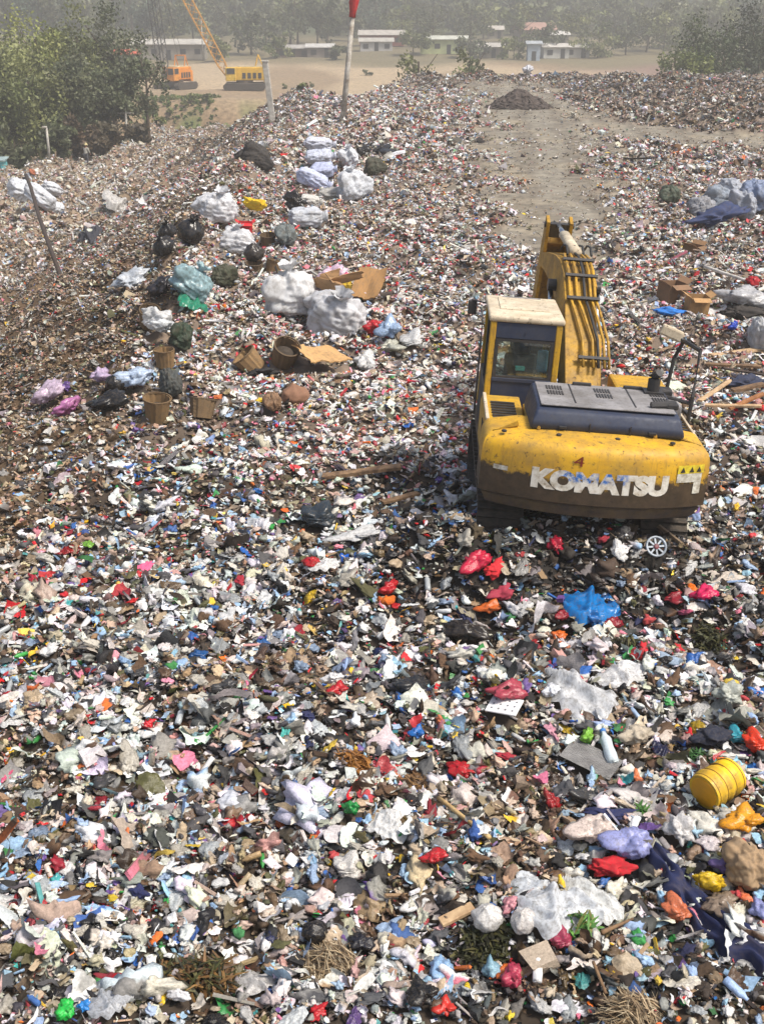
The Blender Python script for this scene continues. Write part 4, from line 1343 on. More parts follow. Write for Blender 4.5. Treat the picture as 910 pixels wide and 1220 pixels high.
    lay('bag', 'plastic_bag', 296, 425, 30, 16, 'red', 'crushed red bag behind the tipped wicker baskets', 'plastic bag', .2, .1)
    for px, py, c, l in ((283, 437, 'navy', 'navy cloth heap below the tipped wicker baskets'), (310, 448, 'black', 'black cloth heap below the tipped wicker baskets')):
        lay('cloth', 'cloth_scrap', px, py, 34, 13, c, l, 'cloth', .2, .1, m=M_CLOTH)
    # bags near the lower left group
    lay('bag', 'plastic_bag', 187, 388, 24, 28, 'white', 'crumpled white bag standing above the tall wicker basket', 'plastic bag', 1.2, .05)
    lay('bag', 'plastic_bag', 195, 409, 30, 16, (214, 218, 220), 'white bag spilling over the rim of the tall wicker basket', 'plastic bag', .3, .0, lift=.25)
    lay('bag', 'plastic_bag', 169, 463, 40, 20, (190, 208, 232), 'blue and white bag lying on the black bin bags', 'plastic bag', .3, .0, lift=.12, anchor='the blue and white bag')
    lay('round', 'bin_bag', 139, 463, 26, 22, 'black', 'black bin bag beside the blue and white bag', 'bin bag', .3, .1)
    lay('bag', 'bin_bag', 133, 484, 44, 20, 'black', 'wide black bin bag slumped below the blue and white bag', 'bin bag', .1, .1)
    lay('bag', 'plastic_bag', 120, 452, 28, 22, (198, 178, 208), 'lilac patterned bag at the foot of the brown slope', 'plastic bag', .3, .1)
    lay('bag', 'plastic_bag', 62, 474, 40, 26, (206, 186, 206), 'pale mauve bag heap at the lower edge of the slope', 'plastic bag', .1, .1, anchor='the mauve bag heap')
    lay('bag', 'plastic_bag', 82, 490, 36, 18, (190, 120, 172), 'purple pink bag lying on the mauve bag heap', 'plastic bag', .5, .1)
    lay('bag', 'plastic_bag', 80, 466, 16, 12, 'purple', 'small purple bag behind the mauve bag heap', 'plastic bag', .5, .1)
    for px, py, c, l in ((218, 406, 'dgreen', 'dark green sack standing behind the tall wicker basket'), (205, 463, (70, 74, 72), 'dark grey sack between blue white bag and broken basket')):
        lay('bulk', 'sack', px, py, 28, 34, c, l, 'sack', .2, .1, None, M_SACK)
    lay('bulk', 'sack', 342, 285, 24, 26, (108, 116, 116), 'small grey sack standing below the rim stack', 'sack', .2, .1, None, M_SACK)
    lay('bulk', 'sack', 447, 203, 28, 20, (58, 60, 44), 'dark green and brown sack behind the big bulging sack', 'sack', .2, .1, None, M_SACK)
    lay('bulk', 'sack', 266, 333, 28, 26, (62, 66, 46), 'mossy green sack beside the translucent teal sack', 'sack', .2, .1, None, M_SACK)
    lay('round', 'bin_bag', 352, 478, 36, 26, (132, 96, 74), 'brown cloth bundle sitting on the litter below the wicker baskets', 'cloth bundle', .2, .1, None, M_CLOTH)
    lay('bulk', 'sack', 326, 484, 20, 24, (140, 108, 80), 'light brown sack beside the brown cloth bundle', 'sack', .2, .1, None, M_SACK)
    lay('wrap', 'plastic_sheet', 145, 247, 46, 7, (206, 204, 200), 'thin white strip of sheet lying across the pale apron', 'plastic sheet', R(-24), .1, m=M_FILM)
    for k, (px, py, w_, h_) in enumerate(((50, 238, 44, 22), (68, 250, 24, 14), (24, 228, 26, 22), (64, 227, 28, 14))):
        lay('sack', 'sack', px, py, w_, h_, (206, 210, 216), ['striped pale sack lying largest of the group on the apron', 'small pale sack lowest of the group on the apron', 'white sack at the feet of the stooping worker', 'white sack topmost behind the striped pale sack'][k], 'sack', .3 * k, .15, 'sacks of the stooping worker', M_SACK)
    # --- right hand bank
    for k, (px, py, w_, h_, c, l) in enumerate(((852, 243, 44, 30, (140, 150, 162), 'grey blue sack on top of the blue tarpaulin heap'), (836, 252, 34, 26, (150, 152, 158), 'rounded grey sack in front of the blue tarpaulin heap'), (884, 250, 26, 34, (158, 164, 176), 'slim pale sack hanging down beside the blue tarpaulin heap'), (895, 238, 50, 38, (136, 150, 178), 'large blue grey sack at the outer end of the heap'), (868, 226, 36, 20, (170, 176, 186), 'pale grey sack at the back of the blue tarpaulin heap'))):
        lay('bulk', 'sack', px, py, w_, h_, c, l, 'sack', .5 * k, .12, 'sacks on the far bank', M_SACK, anchor='the grey sack heap' if k == 0 else None)
    lay('cloth', 'tarpaulin', 850, 264, 70, 20, (40, 54, 92), 'dark blue tarpaulin heaped under the grey blue sacks', 'tarpaulin', .1, .1, None, M_CLOTH)
    lay('bulk', 'sack', 797, 236, 24, 22, (66, 78, 62), 'dark green sack standing alone before the grey sack heap', 'sack', .2, .1, None, M_SACK, anchor='the lone green sack')
    lay('cloth', 'cloth_scrap', 797, 376, 36, 12, 'blue', 'bright blue cloth lying in front of the brown cartons', 'cloth', .0, .1, None, M_CLOTH, anchor='the bright blue cloth')
    lay('bag', 'plastic_bag', 897, 338, 18, 14, 'red', 'bright red bag behind the white pole on the far bank', 'plastic bag', .0, .1)
    lay('bulk', 'sack', 903, 405, 26, 42, (188, 190, 192), 'tall white sack standing alone behind the scattered planks', 'sack', .0, .1, None, M_SACK, anchor='the lone white sack')
    lay('bag', 'plastic_bag', 872, 393, 12, 10, (20, 70, 190), 'small cobalt blue bag near the tall lone white sack', 'plastic bag', .0, .1)
    lay('bag', 'plastic_bag', 889, 362, 60, 26, (190, 190, 192), 'long white bag heap across the far bank', 'plastic bag', .1, .1)
    lay('cloth', 'cloth_scrap', 880, 375, 54, 18, (46, 42, 40), 'dark cloth lying under the long white bag heap', 'cloth', .1, .1, None, M_CLOTH)
    lay('cloth', 'cloth_scrap', 882, 462, 50, 14, (34, 44, 70), 'dark navy cloth among the scattered planks', 'cloth', .1, .1, None, M_CLOTH)
    # --- just in front of the digger and towards us
    F = lay
    F('bag', 'plastic_bag', 430, 641, 62, 20, 'white', 'long flat white bag lying on the dark waste', 'plastic bag', .05, .1, flat=.7, anchor='the long flat white bag')
    F('bag', 'plastic_bag', 380, 622, 44, 24, (48, 60, 70), 'dark slate plastic bag beside the long flat white bag', 'plastic bag', .1, .15)
    F('bag', 'plastic_bag', 568, 673, 34, 20, (206, 30, 70), 'bright cherry red bag in front of the excavator', 'plastic bag', .2, .1, anchor='the cherry red bag')
    F('cloth', 'cloth_scrap', 587, 684, 28, 14, 'red', 'small scarlet cloth right beside the cherry red bag', 'cloth', .4, .1, m=M_CLOTH)
    F('cloth', 'cloth_scrap', 597, 714, 32, 17, (150, 40, 62), 'maroon cloth nearer to us than the cherry red bag', 'cloth', .2, .1, m=M_CLOTH, anchor='the maroon cloth')
    F('bag', 'plastic_bag', 585, 730, 30, 14, 'orange', 'orange wrapper heap just below the maroon cloth', 'plastic bag', .0, .1)
    F('bag', 'plastic_bag', 660, 655, 24, 20, (190, 24, 60), 'deep red bag close under the counterweight', 'plastic bag', .4, .1)
    F('bag', 'plastic_bag', 838, 714, 28, 19, (222, 26, 96), 'hot pink bag alone beyond the green leaf heap', 'plastic bag', .1, .1, anchor='the hot pink bag')
    F('bag', 'plastic_bag', 800, 717, 30, 12, 'crimson', 'dull crimson bag beside the hot pink bag', 'plastic bag', .1, .1)
    F('wrap', 'plastic_sheet', 703, 722, 52, 30, (22, 122, 196), 'crumpled bright blue plastic sheet on the litter', 'plastic sheet', R(-20), .1, anchor='the bright blue sheet')
    F('cloth', 'plastic_sheet', 700, 741, 18, 24, (22, 112, 188), 'torn tail of blue plastic hanging below the blue sheet', 'plastic sheet', R(80), .1, m=M_FILM)
    F('bag', 'plastic_bag', 669, 738, 16, 12, 'crimson', 'small crimson bag beside the bright blue sheet', 'plastic bag', .1, .1)
    F('bag', 'plastic_bag', 731, 747, 22, 14, 'crimson', 'wine red bag nearer to us than the bright blue sheet', 'plastic bag', .1, .1)
    F('bag', 'plastic_bag', 463, 707, 24, 18, 'red', 'red bag in the litter beyond the black bag', 'plastic bag', .1, .1)
    F('bag', 'plastic_bag', 372, 674, 24, 18, 'red', 'red bag beside the white cloth strip', 'plastic bag', .1, .1)
    F('wrap', 'plastic_sheet', 384, 676, 36, 12, 'white', 'white strip of plastic beside a red bag', 'plastic sheet', .4, .1)
    F('bag', 'plastic_bag', 552, 752, 34, 44, (36, 32, 32), 'torn black bag spread upright among pale litter', 'plastic bag', 1.2, .2, anchor='the torn black bag')
    F('bag', 'bin_bag', 491, 825, 44, 26, (38, 42, 48), 'shiny black bin bag in the middle of pale litter', 'bin bag', R(-25), .1, anchor='the shiny black bag')
    F('wrap', 'plastic_sheet', 690, 824, 76, 40, (206, 208, 210), 'wide clear plastic sheet crumpled over the litter', 'plastic sheet', R(10), .1, anchor='the clear sheet')
    F('bag', 'plastic_bag', 655, 829, 26, 22, (226, 230, 236), 'stiff white plastic pouch beside the wide clear sheet', 'plastic bag', .1, .1)
    F('wrap', 'plastic_sheet', 738, 806, 50, 20, (222, 222, 222), 'white plastic sheet behind the wide clear sheet', 'plastic sheet', .2, .1)
    F('bag', 'plastic_bag', 605, 830, 42, 20, (180, 70, 88), 'faded red bag beyond the white spotted board', 'plastic bag', .1, .1)
    F('bag', 'plastic_bag', 865, 832, 44, 30, (184, 188, 178), 'cloudy clear bag resting beyond the yellow drum', 'plastic bag', .1, .1, anchor='the cloudy clear bag')
    F('bag', 'sack', 755, 881, 50, 32, (190, 178, 158), 'beige crumpled sack beside the clear bottle', 'sack', .1, .15, None, M_SACK, anchor='the beige sack')
    F('bag', 'plastic_bag', 698, 884, 18, 20, 'lime', 'lime green bag beside the clear bottle', 'plastic bag', .1, .1, anchor='the lime green bag')
    F('bag', 'plastic_bag', 550, 922, 42, 22, 'red', 'glossy red bag lying alone beyond the bamboo stick', 'plastic bag', R(-24), .05, anchor='the glossy red bag')
    F('bag', 'plastic_bag', 516, 1028, 36, 22, (196, 34, 44), 'red tied bag beside the bamboo stick end', 'plastic bag', R(-10), .05, anchor='the red tied bag')
    F('cloth', 'cloth_scrap', 723, 1038, 48, 28, (178, 18, 34), 'red cloth bundle lying on the large white sheets', 'cloth', R(-8), .05, m=M_CLOTH, anchor='the red cloth bundle')
    F('bag', 'plastic_bag', 752, 1010, 46, 38, 'lavender', 'lavender blue bag folded above the red cloth bundle', 'plastic bag', R(-40), .05, anchor='the lavender bag')
    F('bag', 'plastic_bag', 806, 994, 44, 38, (208, 206, 204), 'clear bag with red rubbish inside near the yellow drum', 'plastic bag', R(10), .05, anchor='the clear bag')
    F('bag', 'plastic_bag', 843, 1010, 34, 22, (214, 204, 206), 'white bag with a red stripe beside the brown woven sack', 'plastic bag', R(10), .05)
    F('bag', 'plastic_bag', 706, 992, 48, 34, (216, 200, 190), 'cream bag with faint print beside the lavender bag', 'plastic bag', R(-10), .05)
    F('cloth', 'cloth_scrap', 721, 976, 62, 15, 'navy', 'rolled navy cloth lying beyond the cream bag', 'cloth', R(-16), .05, m=M_CLOTH, anchor='the rolled navy cloth')
    F('wrap', 'plastic_bag', 662, 1082, 78, 44, (206, 210, 214), 'largest white plastic sack spread flat over the litter', 'plastic bag', R(-16), .05, anchor='the largest white sack')
    F('wrap', 'plastic_bag', 708, 1068, 54, 40, (212, 214, 212), 'white sack overlapping the largest one below the red bundle', 'plastic bag', R(30), .05)
    F('wrap', 'plastic_bag', 632, 1056, 46, 30, (200, 206, 212), 'pale plastic folded behind the largest white sack', 'plastic bag', R(60), .05)
    F('round', 'plastic_bag', 580, 1102, 40, 38, (222, 220, 216), 'round stuffed white bag beside the leaf heap', 'plastic bag', .0, .05, anchor='the round white bag')
    F('round', 'plastic_bag', 622, 1106, 36, 32, (214, 210, 206), 'second stuffed white bag touching the round one', 'plastic bag', .7, .05)
    F('bag', 'plastic_bag', 606, 1086, 30, 20, (204, 140, 150), 'pinkish bag squeezed between two stuffed white bags', 'plastic bag', .7, .05)
    F('bag', 'plastic_bag', 807, 1093, 30, 26, 'coral', 'orange coral pouch beside the dark blue tarpaulin', 'plastic bag', .7, .05, anchor='the coral pouch')
    F('bag', 'plastic_bag', 842, 1056, 18, 28, 'yellow', 'yellow bag beside the brown woven sack', 'plastic bag', 1.5, .05)
    F('bag', 'plastic_bag', 886, 985, 48, 32, (232, 160, 26), 'amber yellow bag close below the yellow drum', 'plastic bag', R(15), .05, anchor='the amber bag')
    F('bulk', 'sack', 890, 1044, 64, 56, (170, 142, 108), 'big brown woven sack lying beside the dark blue tarpaulin', 'sack', R(118), .05, None, M_SACK, anchor='the brown woven sack')
    F('bag', 'plastic_bag', 858, 1082, 50, 30, (146, 128, 110), 'brown grey bag between woven sack and dark blue tarpaulin', 'plastic bag', R(18), .05)
    F('bag', 'plastic_bag', 903, 1092, 20, 22, 'lavender', 'small lavender bag below the brown woven sack', 'plastic bag', R(18), .05)
    F('round', 'bin_bag', 375, 1117, 34, 30, (24, 25, 30), 'round black bin bag above the straw bundle', 'bin bag', .2, .1, anchor='the round black bag')
    F('bag', 'bin_bag', 430, 1126, 32, 26, (24, 27, 40), 'flattened black bin bag beside the straw bundle', 'bin bag', 1.2, .1)
    F('bag', 'bin_bag', 505, 1190, 36, 34, (26, 27, 30), 'folded black bin bag at the bottom below the leaf heap', 'bin bag', .9, .1, anchor='the folded black bag')
    F('wrap', 'paper_sheet', 462, 984, 44, 26, (226, 226, 224), 'crumpled white paper sheet near the red tied bag', 'paper', R(-10), .05, anchor='the white paper sheet')
    F('bag', 'plastic_bag', 419, 970, 17, 24, (30, 150, 70), 'upright green bag in the pale litter', 'plastic bag', R(70), .05, anchor='the upright green bag')
    F('bag', 'plastic_bag', 415, 1043, 36, 24, (218, 214, 208), 'rounded white bag below the upright green bag', 'plastic bag', R(5), .05)
    F('bag', 'plastic_bag', 498, 880, 18, 16, 'blue', 'small blue bag near the glossy red bag', 'plastic bag', R(5), .05)
    F('bag', 'plastic_bag', 372, 1045, 18, 20, 'lblue', 'pale blue carton scrap beyond the round black bag', 'plastic bag', R(5), .05)
    F('bag', 'plastic_bag', 396, 815, 30, 20, (220, 220, 222), 'small clean white bag beside a red wrapper', 'plastic bag', R(5), .05)
    F('bag', 'plastic_bag', 405, 828, 24, 16, 'red', 'red wrapper tucked beside the small clean white bag', 'plastic bag', R(25), .05)
    F('bag', 'plastic_bag', 525, 1158, 28, 28, (150, 186, 224), 'sky blue bag beyond the folded black bag', 'plastic bag', R(25), .05)
    F('bag', 'plastic_bag', 531, 1208, 26, 22, (210, 50, 40), 'red orange bag at the bottom edge beside black bag', 'plastic bag', R(25), .05)
    F('bag', 'plastic_bag', 612, 1168, 26, 24, (190, 60, 90), 'raspberry red bag below the leaf heap', 'plastic bag', R(25), .05)
    F('bag', 'plastic_bag', 668, 1128, 28, 20, (168, 60, 90), 'maroon striped bag near the bright green fronds', 'plastic bag', R(25), .05)
    F('bag', 'plastic_bag', 600, 1166, 30, 12, 'orange', 'orange peel coloured bag beside the raspberry red bag', 'plastic bag', R(25), .05)
    F('bag', 'plastic_bag', 899, 893, 24, 22, (232, 64, 30), 'vermilion bag beyond the yellow drum', 'plastic bag', R(25), .05)
    F('bag', 'plastic_bag', 875, 884, 22, 16, (52, 160, 180), 'turquoise bag beyond the yellow drum', 'plastic bag', R(25), .05)
    F('cloth', 'cloth_scrap', 846, 884, 44, 24, (24, 30, 48), 'dark navy cloth beyond the yellow drum', 'cloth', R(-25), .05, m=M_CLOTH)
    F('bag', 'plastic_bag', 83, 1208, 24, 22, (40, 200, 80), 'bright green bag in the dark litter at the bottom', 'plastic bag', R(50), .05, anchor='the bright green bag')
    F('bag', 'plastic_bag', 102, 1206, 20, 14, (40, 140, 220), 'bright blue scrap beside the bright green bag', 'plastic bag', R(10), .05)
    F('bag', 'plastic_bag', 213, 1190, 18, 26, (222, 222, 224), 'white carton scrap among dark organic waste', 'plastic bag', R(70), .05)
    F('wrap', 'plastic_sheet', 130, 1196, 44, 26, (176, 180, 186), 'grey clear sheet in dark litter beside green bag', 'plastic sheet', R(20), .05)
    F('wrap', 'plastic_sheet', 305, 1170, 34, 30, (188, 186, 184), 'hanging pale plastic sheet in dark organic waste', 'plastic sheet', R(60), .05)
build_things()

# --- things of a shape of their own
def placed(name, px, py, label, cat, rot=None, yaw=0.0, dz=0.0, group=None, anchor=None):
    p, s = at(px, py)
    o = empty(name, (p.x, p.y, float(height(p.x, p.y)) + dz), rot if rot is not None else ground_rot(p.x, p.y, yaw))
    tag(o, label, cat, group)
    TAKEN.append((p.x, p.y, .3))
    if anchor: ANCH.append((p.x, p.y, anchor))
    return o, s

def build_drum():
    o, s = placed('drum', 852, 952, 'small yellow plastic drum with ribs lying on its side', 'drum', (0, 0, 0), anchor='the yellow drum')
    r, L_ = 0.18, 0.40
    m = Matrix.Rotation(R(36), 4, 'Z') @ Matrix.Rotation(R(84), 4, 'Y')
    o.rotation_euler = m.to_euler()
    o.location.z += r + 0.005
    py_ = paint_mat('drum_yellow', lin((240, 196, 12)), lin((226, 176, 14)), amount=.6, rough=.38)
    bm = bmesh.new()
    pr = [(r - .03, -L_ / 2), (r - .005, -L_ / 2), (r, -L_ / 2 + .02)]
    for z in (-.105, .0, .105):
        pr += [(r, z - .03), (r + .013, z - .012), (r + .013, z + .012), (r, z + .03)]
    pr += [(r, L_ / 2 - .02), (r - .005, L_ / 2), (r - .03, L_ / 2)]
    add_lathe(bm, pr, 36)
    for v in bm.verts:
        dn = math.exp(-((v.co.z - .06) ** 2 + (math.atan2(v.co.y, v.co.x) - 2.2) ** 2 * .02) / .012); v.co.x *= 1 - .09 * dn; v.co.y *= 1 - .09 * dn
    b = bm_obj('drum_body', bm, py_, o, True); b.data.set_sharp_from_angle(angle=R(50))
    dk = mat('drum_seam', lin((110, 78, 10)), lin((140, 100, 14)), 8, .6)
    for z in (-L_ / 2 + .03, -.06, .06, L_ / 2 - .03):
        bm = bmesh.new(); add_lathe(bm, [(r + .001, z - .005), (r + .004, z), (r + .001, z + .005)], 36); bm_obj('seam_ring', bm, dk, o, True)
    bm = bmesh.new(); add_lathe(bm, [(r - .034, -L_ / 2 - .006), (r - .032, -L_ / 2 + .004)], 36); bm_obj('end_plate', bm, mat('drum_end', lin((226, 160, 14)), lin((206, 146, 16)), 5, .45), o)
build_drum()

def stick(name, p0, p1, r, m, label, cat, dz=.06, r2=None, group=None, square=False, dz2=None):
    a, _ = at(*p0); b, _ = at(*p1)
    a = Vector((a.x, a.y, float(height(a.x, a.y)) + dz)); b = Vector((b.x, b.y, float(height(b.x, b.y)) + (dz if dz2 is None else dz2)))
    bm = bmesh.new(); d = b - a
    if square:
        vs = add_box(bm, (0, 0, 0), (d.length, r * 2, r * .7), bevel=r * .1)
        bmesh.ops.subdivide_edges(bm, edges=[e for e in bm.edges if e.calc_length() > d.length * .5], cuts=4)
        for v in bm.verts: v.co.z += .02 * d.length * math.sin(v.co.x / d.length * 3) ; v.co.y += random.uniform(-.03, .03) * r
    else:
        n = 7
        pts = [Vector((d.length * (i / (n - 1) - .5), .0015 * d.length * math.sin(i * 1.3), .0015 * d.length * math.sin(i * 1.9))) for i in range(n)]
        add_tube(bm, pts, r, 8, r2=r2 or r)
    o = bm_obj(name, bm, m, None, not square)
    o.location = (a + b) / 2
    o.rotation_euler = d.to_track_quat('X', 'Z').to_euler()
    tag(o, label, cat, group)
    return o

def build_sticks():
    bam = mat('bamboo', lin((206, 176, 122)), lin((170, 138, 88)), 9, .55)
    old = mat('old_timber', lin((132, 104, 74)), lin((92, 70, 50)), 9, .85)
    dark = mat('dark_timber', lin((70, 56, 46)), lin((48, 38, 32)), 9, .85)
    pale = mat('pale_timber', lin((196, 168, 130)), lin((160, 130, 96)), 9, .8)
    whp = mat('white_pipe', lin((216, 212, 204)), lin((180, 172, 160)), 7, .5)
    stick('bamboo_stick', (522, 964), (582, 1012), .022, bam, 'long yellowish bamboo stick lying on litter near the red tied bag', 'stick', .13)
    ANCH.append((*(at(545, 985)[0][:2]), 'the bamboo stick'))
    stick('plank', (524, 1112), (563, 1094), .05, pale, 'short pale plank beside the round stuffed white bag', 'plank', .12, square=True)
    stick('wooden_slab', (384, 574), (478, 566), .09, mat('split_log', lin((150, 120, 88)), lin((84, 64, 46)), 6, .85), 'rough brown slab of wood lying on dark waste behind the white bag', 'slab', .12, square=True)
    ANCH.append((*(at(432, 570)[0][:2]), 'the split log'))
    stick('plank', (455, 606), (498, 597), .06, old, 'weathered brown plank on the dark waste beside excavator', 'plank', .12, square=True)
    stick('stake', (37, 261), (72, 330), .10, dark, 'dark wooden stake standing tilted on the rubbish slope', 'stake', 2.6, dz2=0.0)
    stick('white_pipe', (838, 326), (893, 345), .05, whp, 'white pipe lying across the far bank below red bag', 'pipe', .2)
    stick('white_pipe', (862, 368), (910, 352), .05, whp, 'second white pipe lying above the lone white sack', 'pipe', .2)
    for k, (a, b, t, l) in enumerate((((846, 428), (908, 424), .09, 'broad pale plank lying farthest of the scattered planks'), ((840, 440), (905, 446), .07, 'brown plank just in front of the broad pale plank'), ((832, 485), (872, 462), .05, 'thin tan lath pointing away beside the mirror frame'), ((838, 492), (905, 496), .06, 'tan plank lying nearest of the scattered planks'), ((870, 476), (908, 470), .08, 'short tan plank beside a dark navy cloth'), ((860, 450), (908, 460), .05, 'dark lath under the scattered planks'), ((866, 500), (908, 484), .06, 'orange brown plank crossing the nearest tan plank'))):
        stick('plank', a, b, t, (pale, old, pale, pale, old, dark, mat('orange_timber', lin((176, 122, 76)), lin((140, 92, 56)), 9, .8))[k], l, 'plank', .12 + .02 * k, square=True, group='planks scattered beyond the excavator')
    ANCH.append((*(at(870, 480)[0][:2]), 'the scattered planks'))
    stick('plank', (744, 191), (792, 194), .12, dark, 'dark beam lying at the edge of the dirt track', 'plank', .15, square=True)
    stick('twig', (705, 1160), (720, 1198), .014, old, 'thin brown stick below the bright green fronds', 'stick', .12)
    stick('branch', (715, 1125), (752, 1108), .02, old, 'brown bent branch near the coral pouch', 'branch', .12, r2=.01)
build_sticks()

def build_baskets():
    wk = [(136, 108, 72), (118, 96, 68), (104, 84, 60)]
    def basket(px, py, wpx, hpx, c, label, tip=0.0, yaw=0.0):
        p, s = at(px, py + hpx * .4)
        o = empty('wicker_basket', (p.x, p.y, float(height(p.x, p.y)) - .02), (tip * math.cos(yaw), tip * math.sin(yaw), yaw))
        tag(o, label, 'basket', 'wicker baskets of the waste pickers')
        r = wpx / s / 2 * .92; h = hpx / s * .86
        bm = bmesh.new(); seg = 30
        prof = [(r * .80, 0), (r * .84, h * .25), (r * .92, h * .6), (r, h), (r * .94, h), (r * .85, h * .55), (r * .76, .05)]
        add_lathe(bm, prof, seg)
        for i, v in enumerate(bm.verts):
            k = 1 + .06 * math.sin(math.atan2(v.co.y, v.co.x) * 2 + px) + .02 * math.sin(i * 2.1) + (.025 if i % 2 else -.025)
            v.co.x *= k; v.co.y *= k
        b = bm_obj('basket_body', bm, M_WICKER, o); b.color = shade(c)
        bm = bmesh.new(); add_lathe(bm, [(r * .95, h * .97), (r * 1.05, h * .97), (r * 1.06, h * 1.04), (r * .96, h * 1.05), (r * .95, h * .97)], seg, cap=False)
        b = bm_obj('basket_rim', bm, M_WICKER, o); b.color = shade([v * .8 for v in c])
        bm = bmesh.new(); add_lathe(bm, [(r * .84, h * .55), (r * .6, h * .66), (r * .2, h * .78)], 14); b = bm_obj('basket_filling', bm, M_CLOTH, o); b.color = shade((56, 48, 40))
        ANCH.append((p.x, p.y, label.split(',')[0]))
        TAKEN.append((p.x, p.y, r))
    n0 = len(ANCH)
    basket(187, 486, 36, 32, wk[0], 'round wicker basket below the blue and white bag', .15, .4)
    basket(240, 486, 36, 26, wk[1], 'broken low wicker basket beside a grey sack', .35, 1.4)
    basket(197, 426, 26, 24, wk[0], 'tall wicker basket with a white bag over its rim', .05)
    basket(306, 428, 34, 28, wk[0], 'tipped wicker basket nearest the black cloth heap', .7, 2.4)
    basket(336, 418, 34, 32, wk[1], 'tipped wicker basket leaning behind another beside flat cardboard', .6, .3)
    basket(304, 320, 22, 18, wk[2], 'dark wicker basket under the dusty round bag', .2)
    basket(325, 318, 24, 18, wk[0], 'small wicker basket beside the dusty round bag', .3, 1.0)
    basket(320, 288, 20, 20, wk[2], 'brown wicker basket behind the dusty round bag', .2)
    basket(178, 376, 26, 28, wk[1], 'half buried wicker basket on the brown slope', .5, .2)
    del ANCH[n0:]
    ANCH.append((*(at(187, 490)[0][:2]), 'the round wicker basket')); ANCH.append((*(at(320, 425)[0][:2]), 'the tipped wicker baskets'))

    def carton(px, py, wpx, hpx, c, label, yaw=.3, group='brown cartons on the far bank', tilt=.1):
        p, s = at(px, py + hpx * .4)
        a = wpx / s * .85; h = hpx / s * .8
        o = empty('carton', (p.x, p.y, float(height(p.x, p.y)) - .02), (tilt, tilt * .6, yaw))
        tag(o, label, 'carton', group)
        bm = bmesh.new()
        t = .012
        for cx, cy, sx, sy in ((0, a * .4, a, t), (0, -a * .4, a, t), (a / 2, 0, t, a * .8 - t), (-a / 2, 0, t, a * .8 - t)):
            add_box(bm, (cx, cy, h / 2), (sx, sy, h))
        add_box(bm, (0, 0, t), (a - t, a * .8 - t, t))
        b = bm_obj('carton_body', bm, M_CARD, o); b.color = shade(c)
        for sx, ry in ((1, .9), (-1, -2.3)):
            bm = bmesh.new(); vs = add_box(bm, (0, 0, a * .16), (t, a * .74, a * .32), rot=None)
            mm = Matrix.Translation((sx * a / 2, 0, h + .004)) @ Matrix.Rotation(ry if sx > 0 else -1.1, 4, 'Y')
            for v in bm.verts: v.co = mm @ v.co
            f = bm_obj('flap', bm, M_CARD, o); f.color = shade([v * 1.08 for v in c])
        bm = bmesh.new(); mm = Matrix.Translation((0, -a * .4, h + .004)) @ Matrix.Rotation(1.9, 4, 'X')
        add_box(bm, (0, 0, a * .18), (a * .9, t, a * .36))
        for v in bm.verts: v.co = mm @ v.co
        f = bm_obj('flap', bm, M_CARD, o); f.color = shade(c)
        TAKEN.append((p.x, p.y, a * .6))
    carton(798, 346, 32, 26, (128, 98, 72), 'dark brown battered carton beyond the bright blue cloth', .5)
    carton(827, 363, 28, 30, (172, 134, 88), 'tan open carton nearer the bright blue cloth', .15)
    carton(824, 297, 26, 14, (120, 90, 60), 'small dark carton below the grey sack heap', .9)
    carton(292, 272, 18, 20, (196, 30, 40), 'small red box beside the tall white sack', .2, 'boxes by the tall white sack')
    ANCH.append((*(at(812, 360)[0][:2]), 'the brown cartons'))
    lay('cloth', 'cloth_scrap', 305, 258, 9, 17, 'yellow', 'yellow cloth hanging beside the small red box', 'cloth', R(80), 0, m=M_CLOTH, lift=.2)
    lay('cloth', 'cloth_scrap', 268, 254, 8, 6, 'olive', 'olive rag on top of the tall white sack', 'cloth', R(10), 0, m=M_CLOTH, lift=.9)
build_baskets()

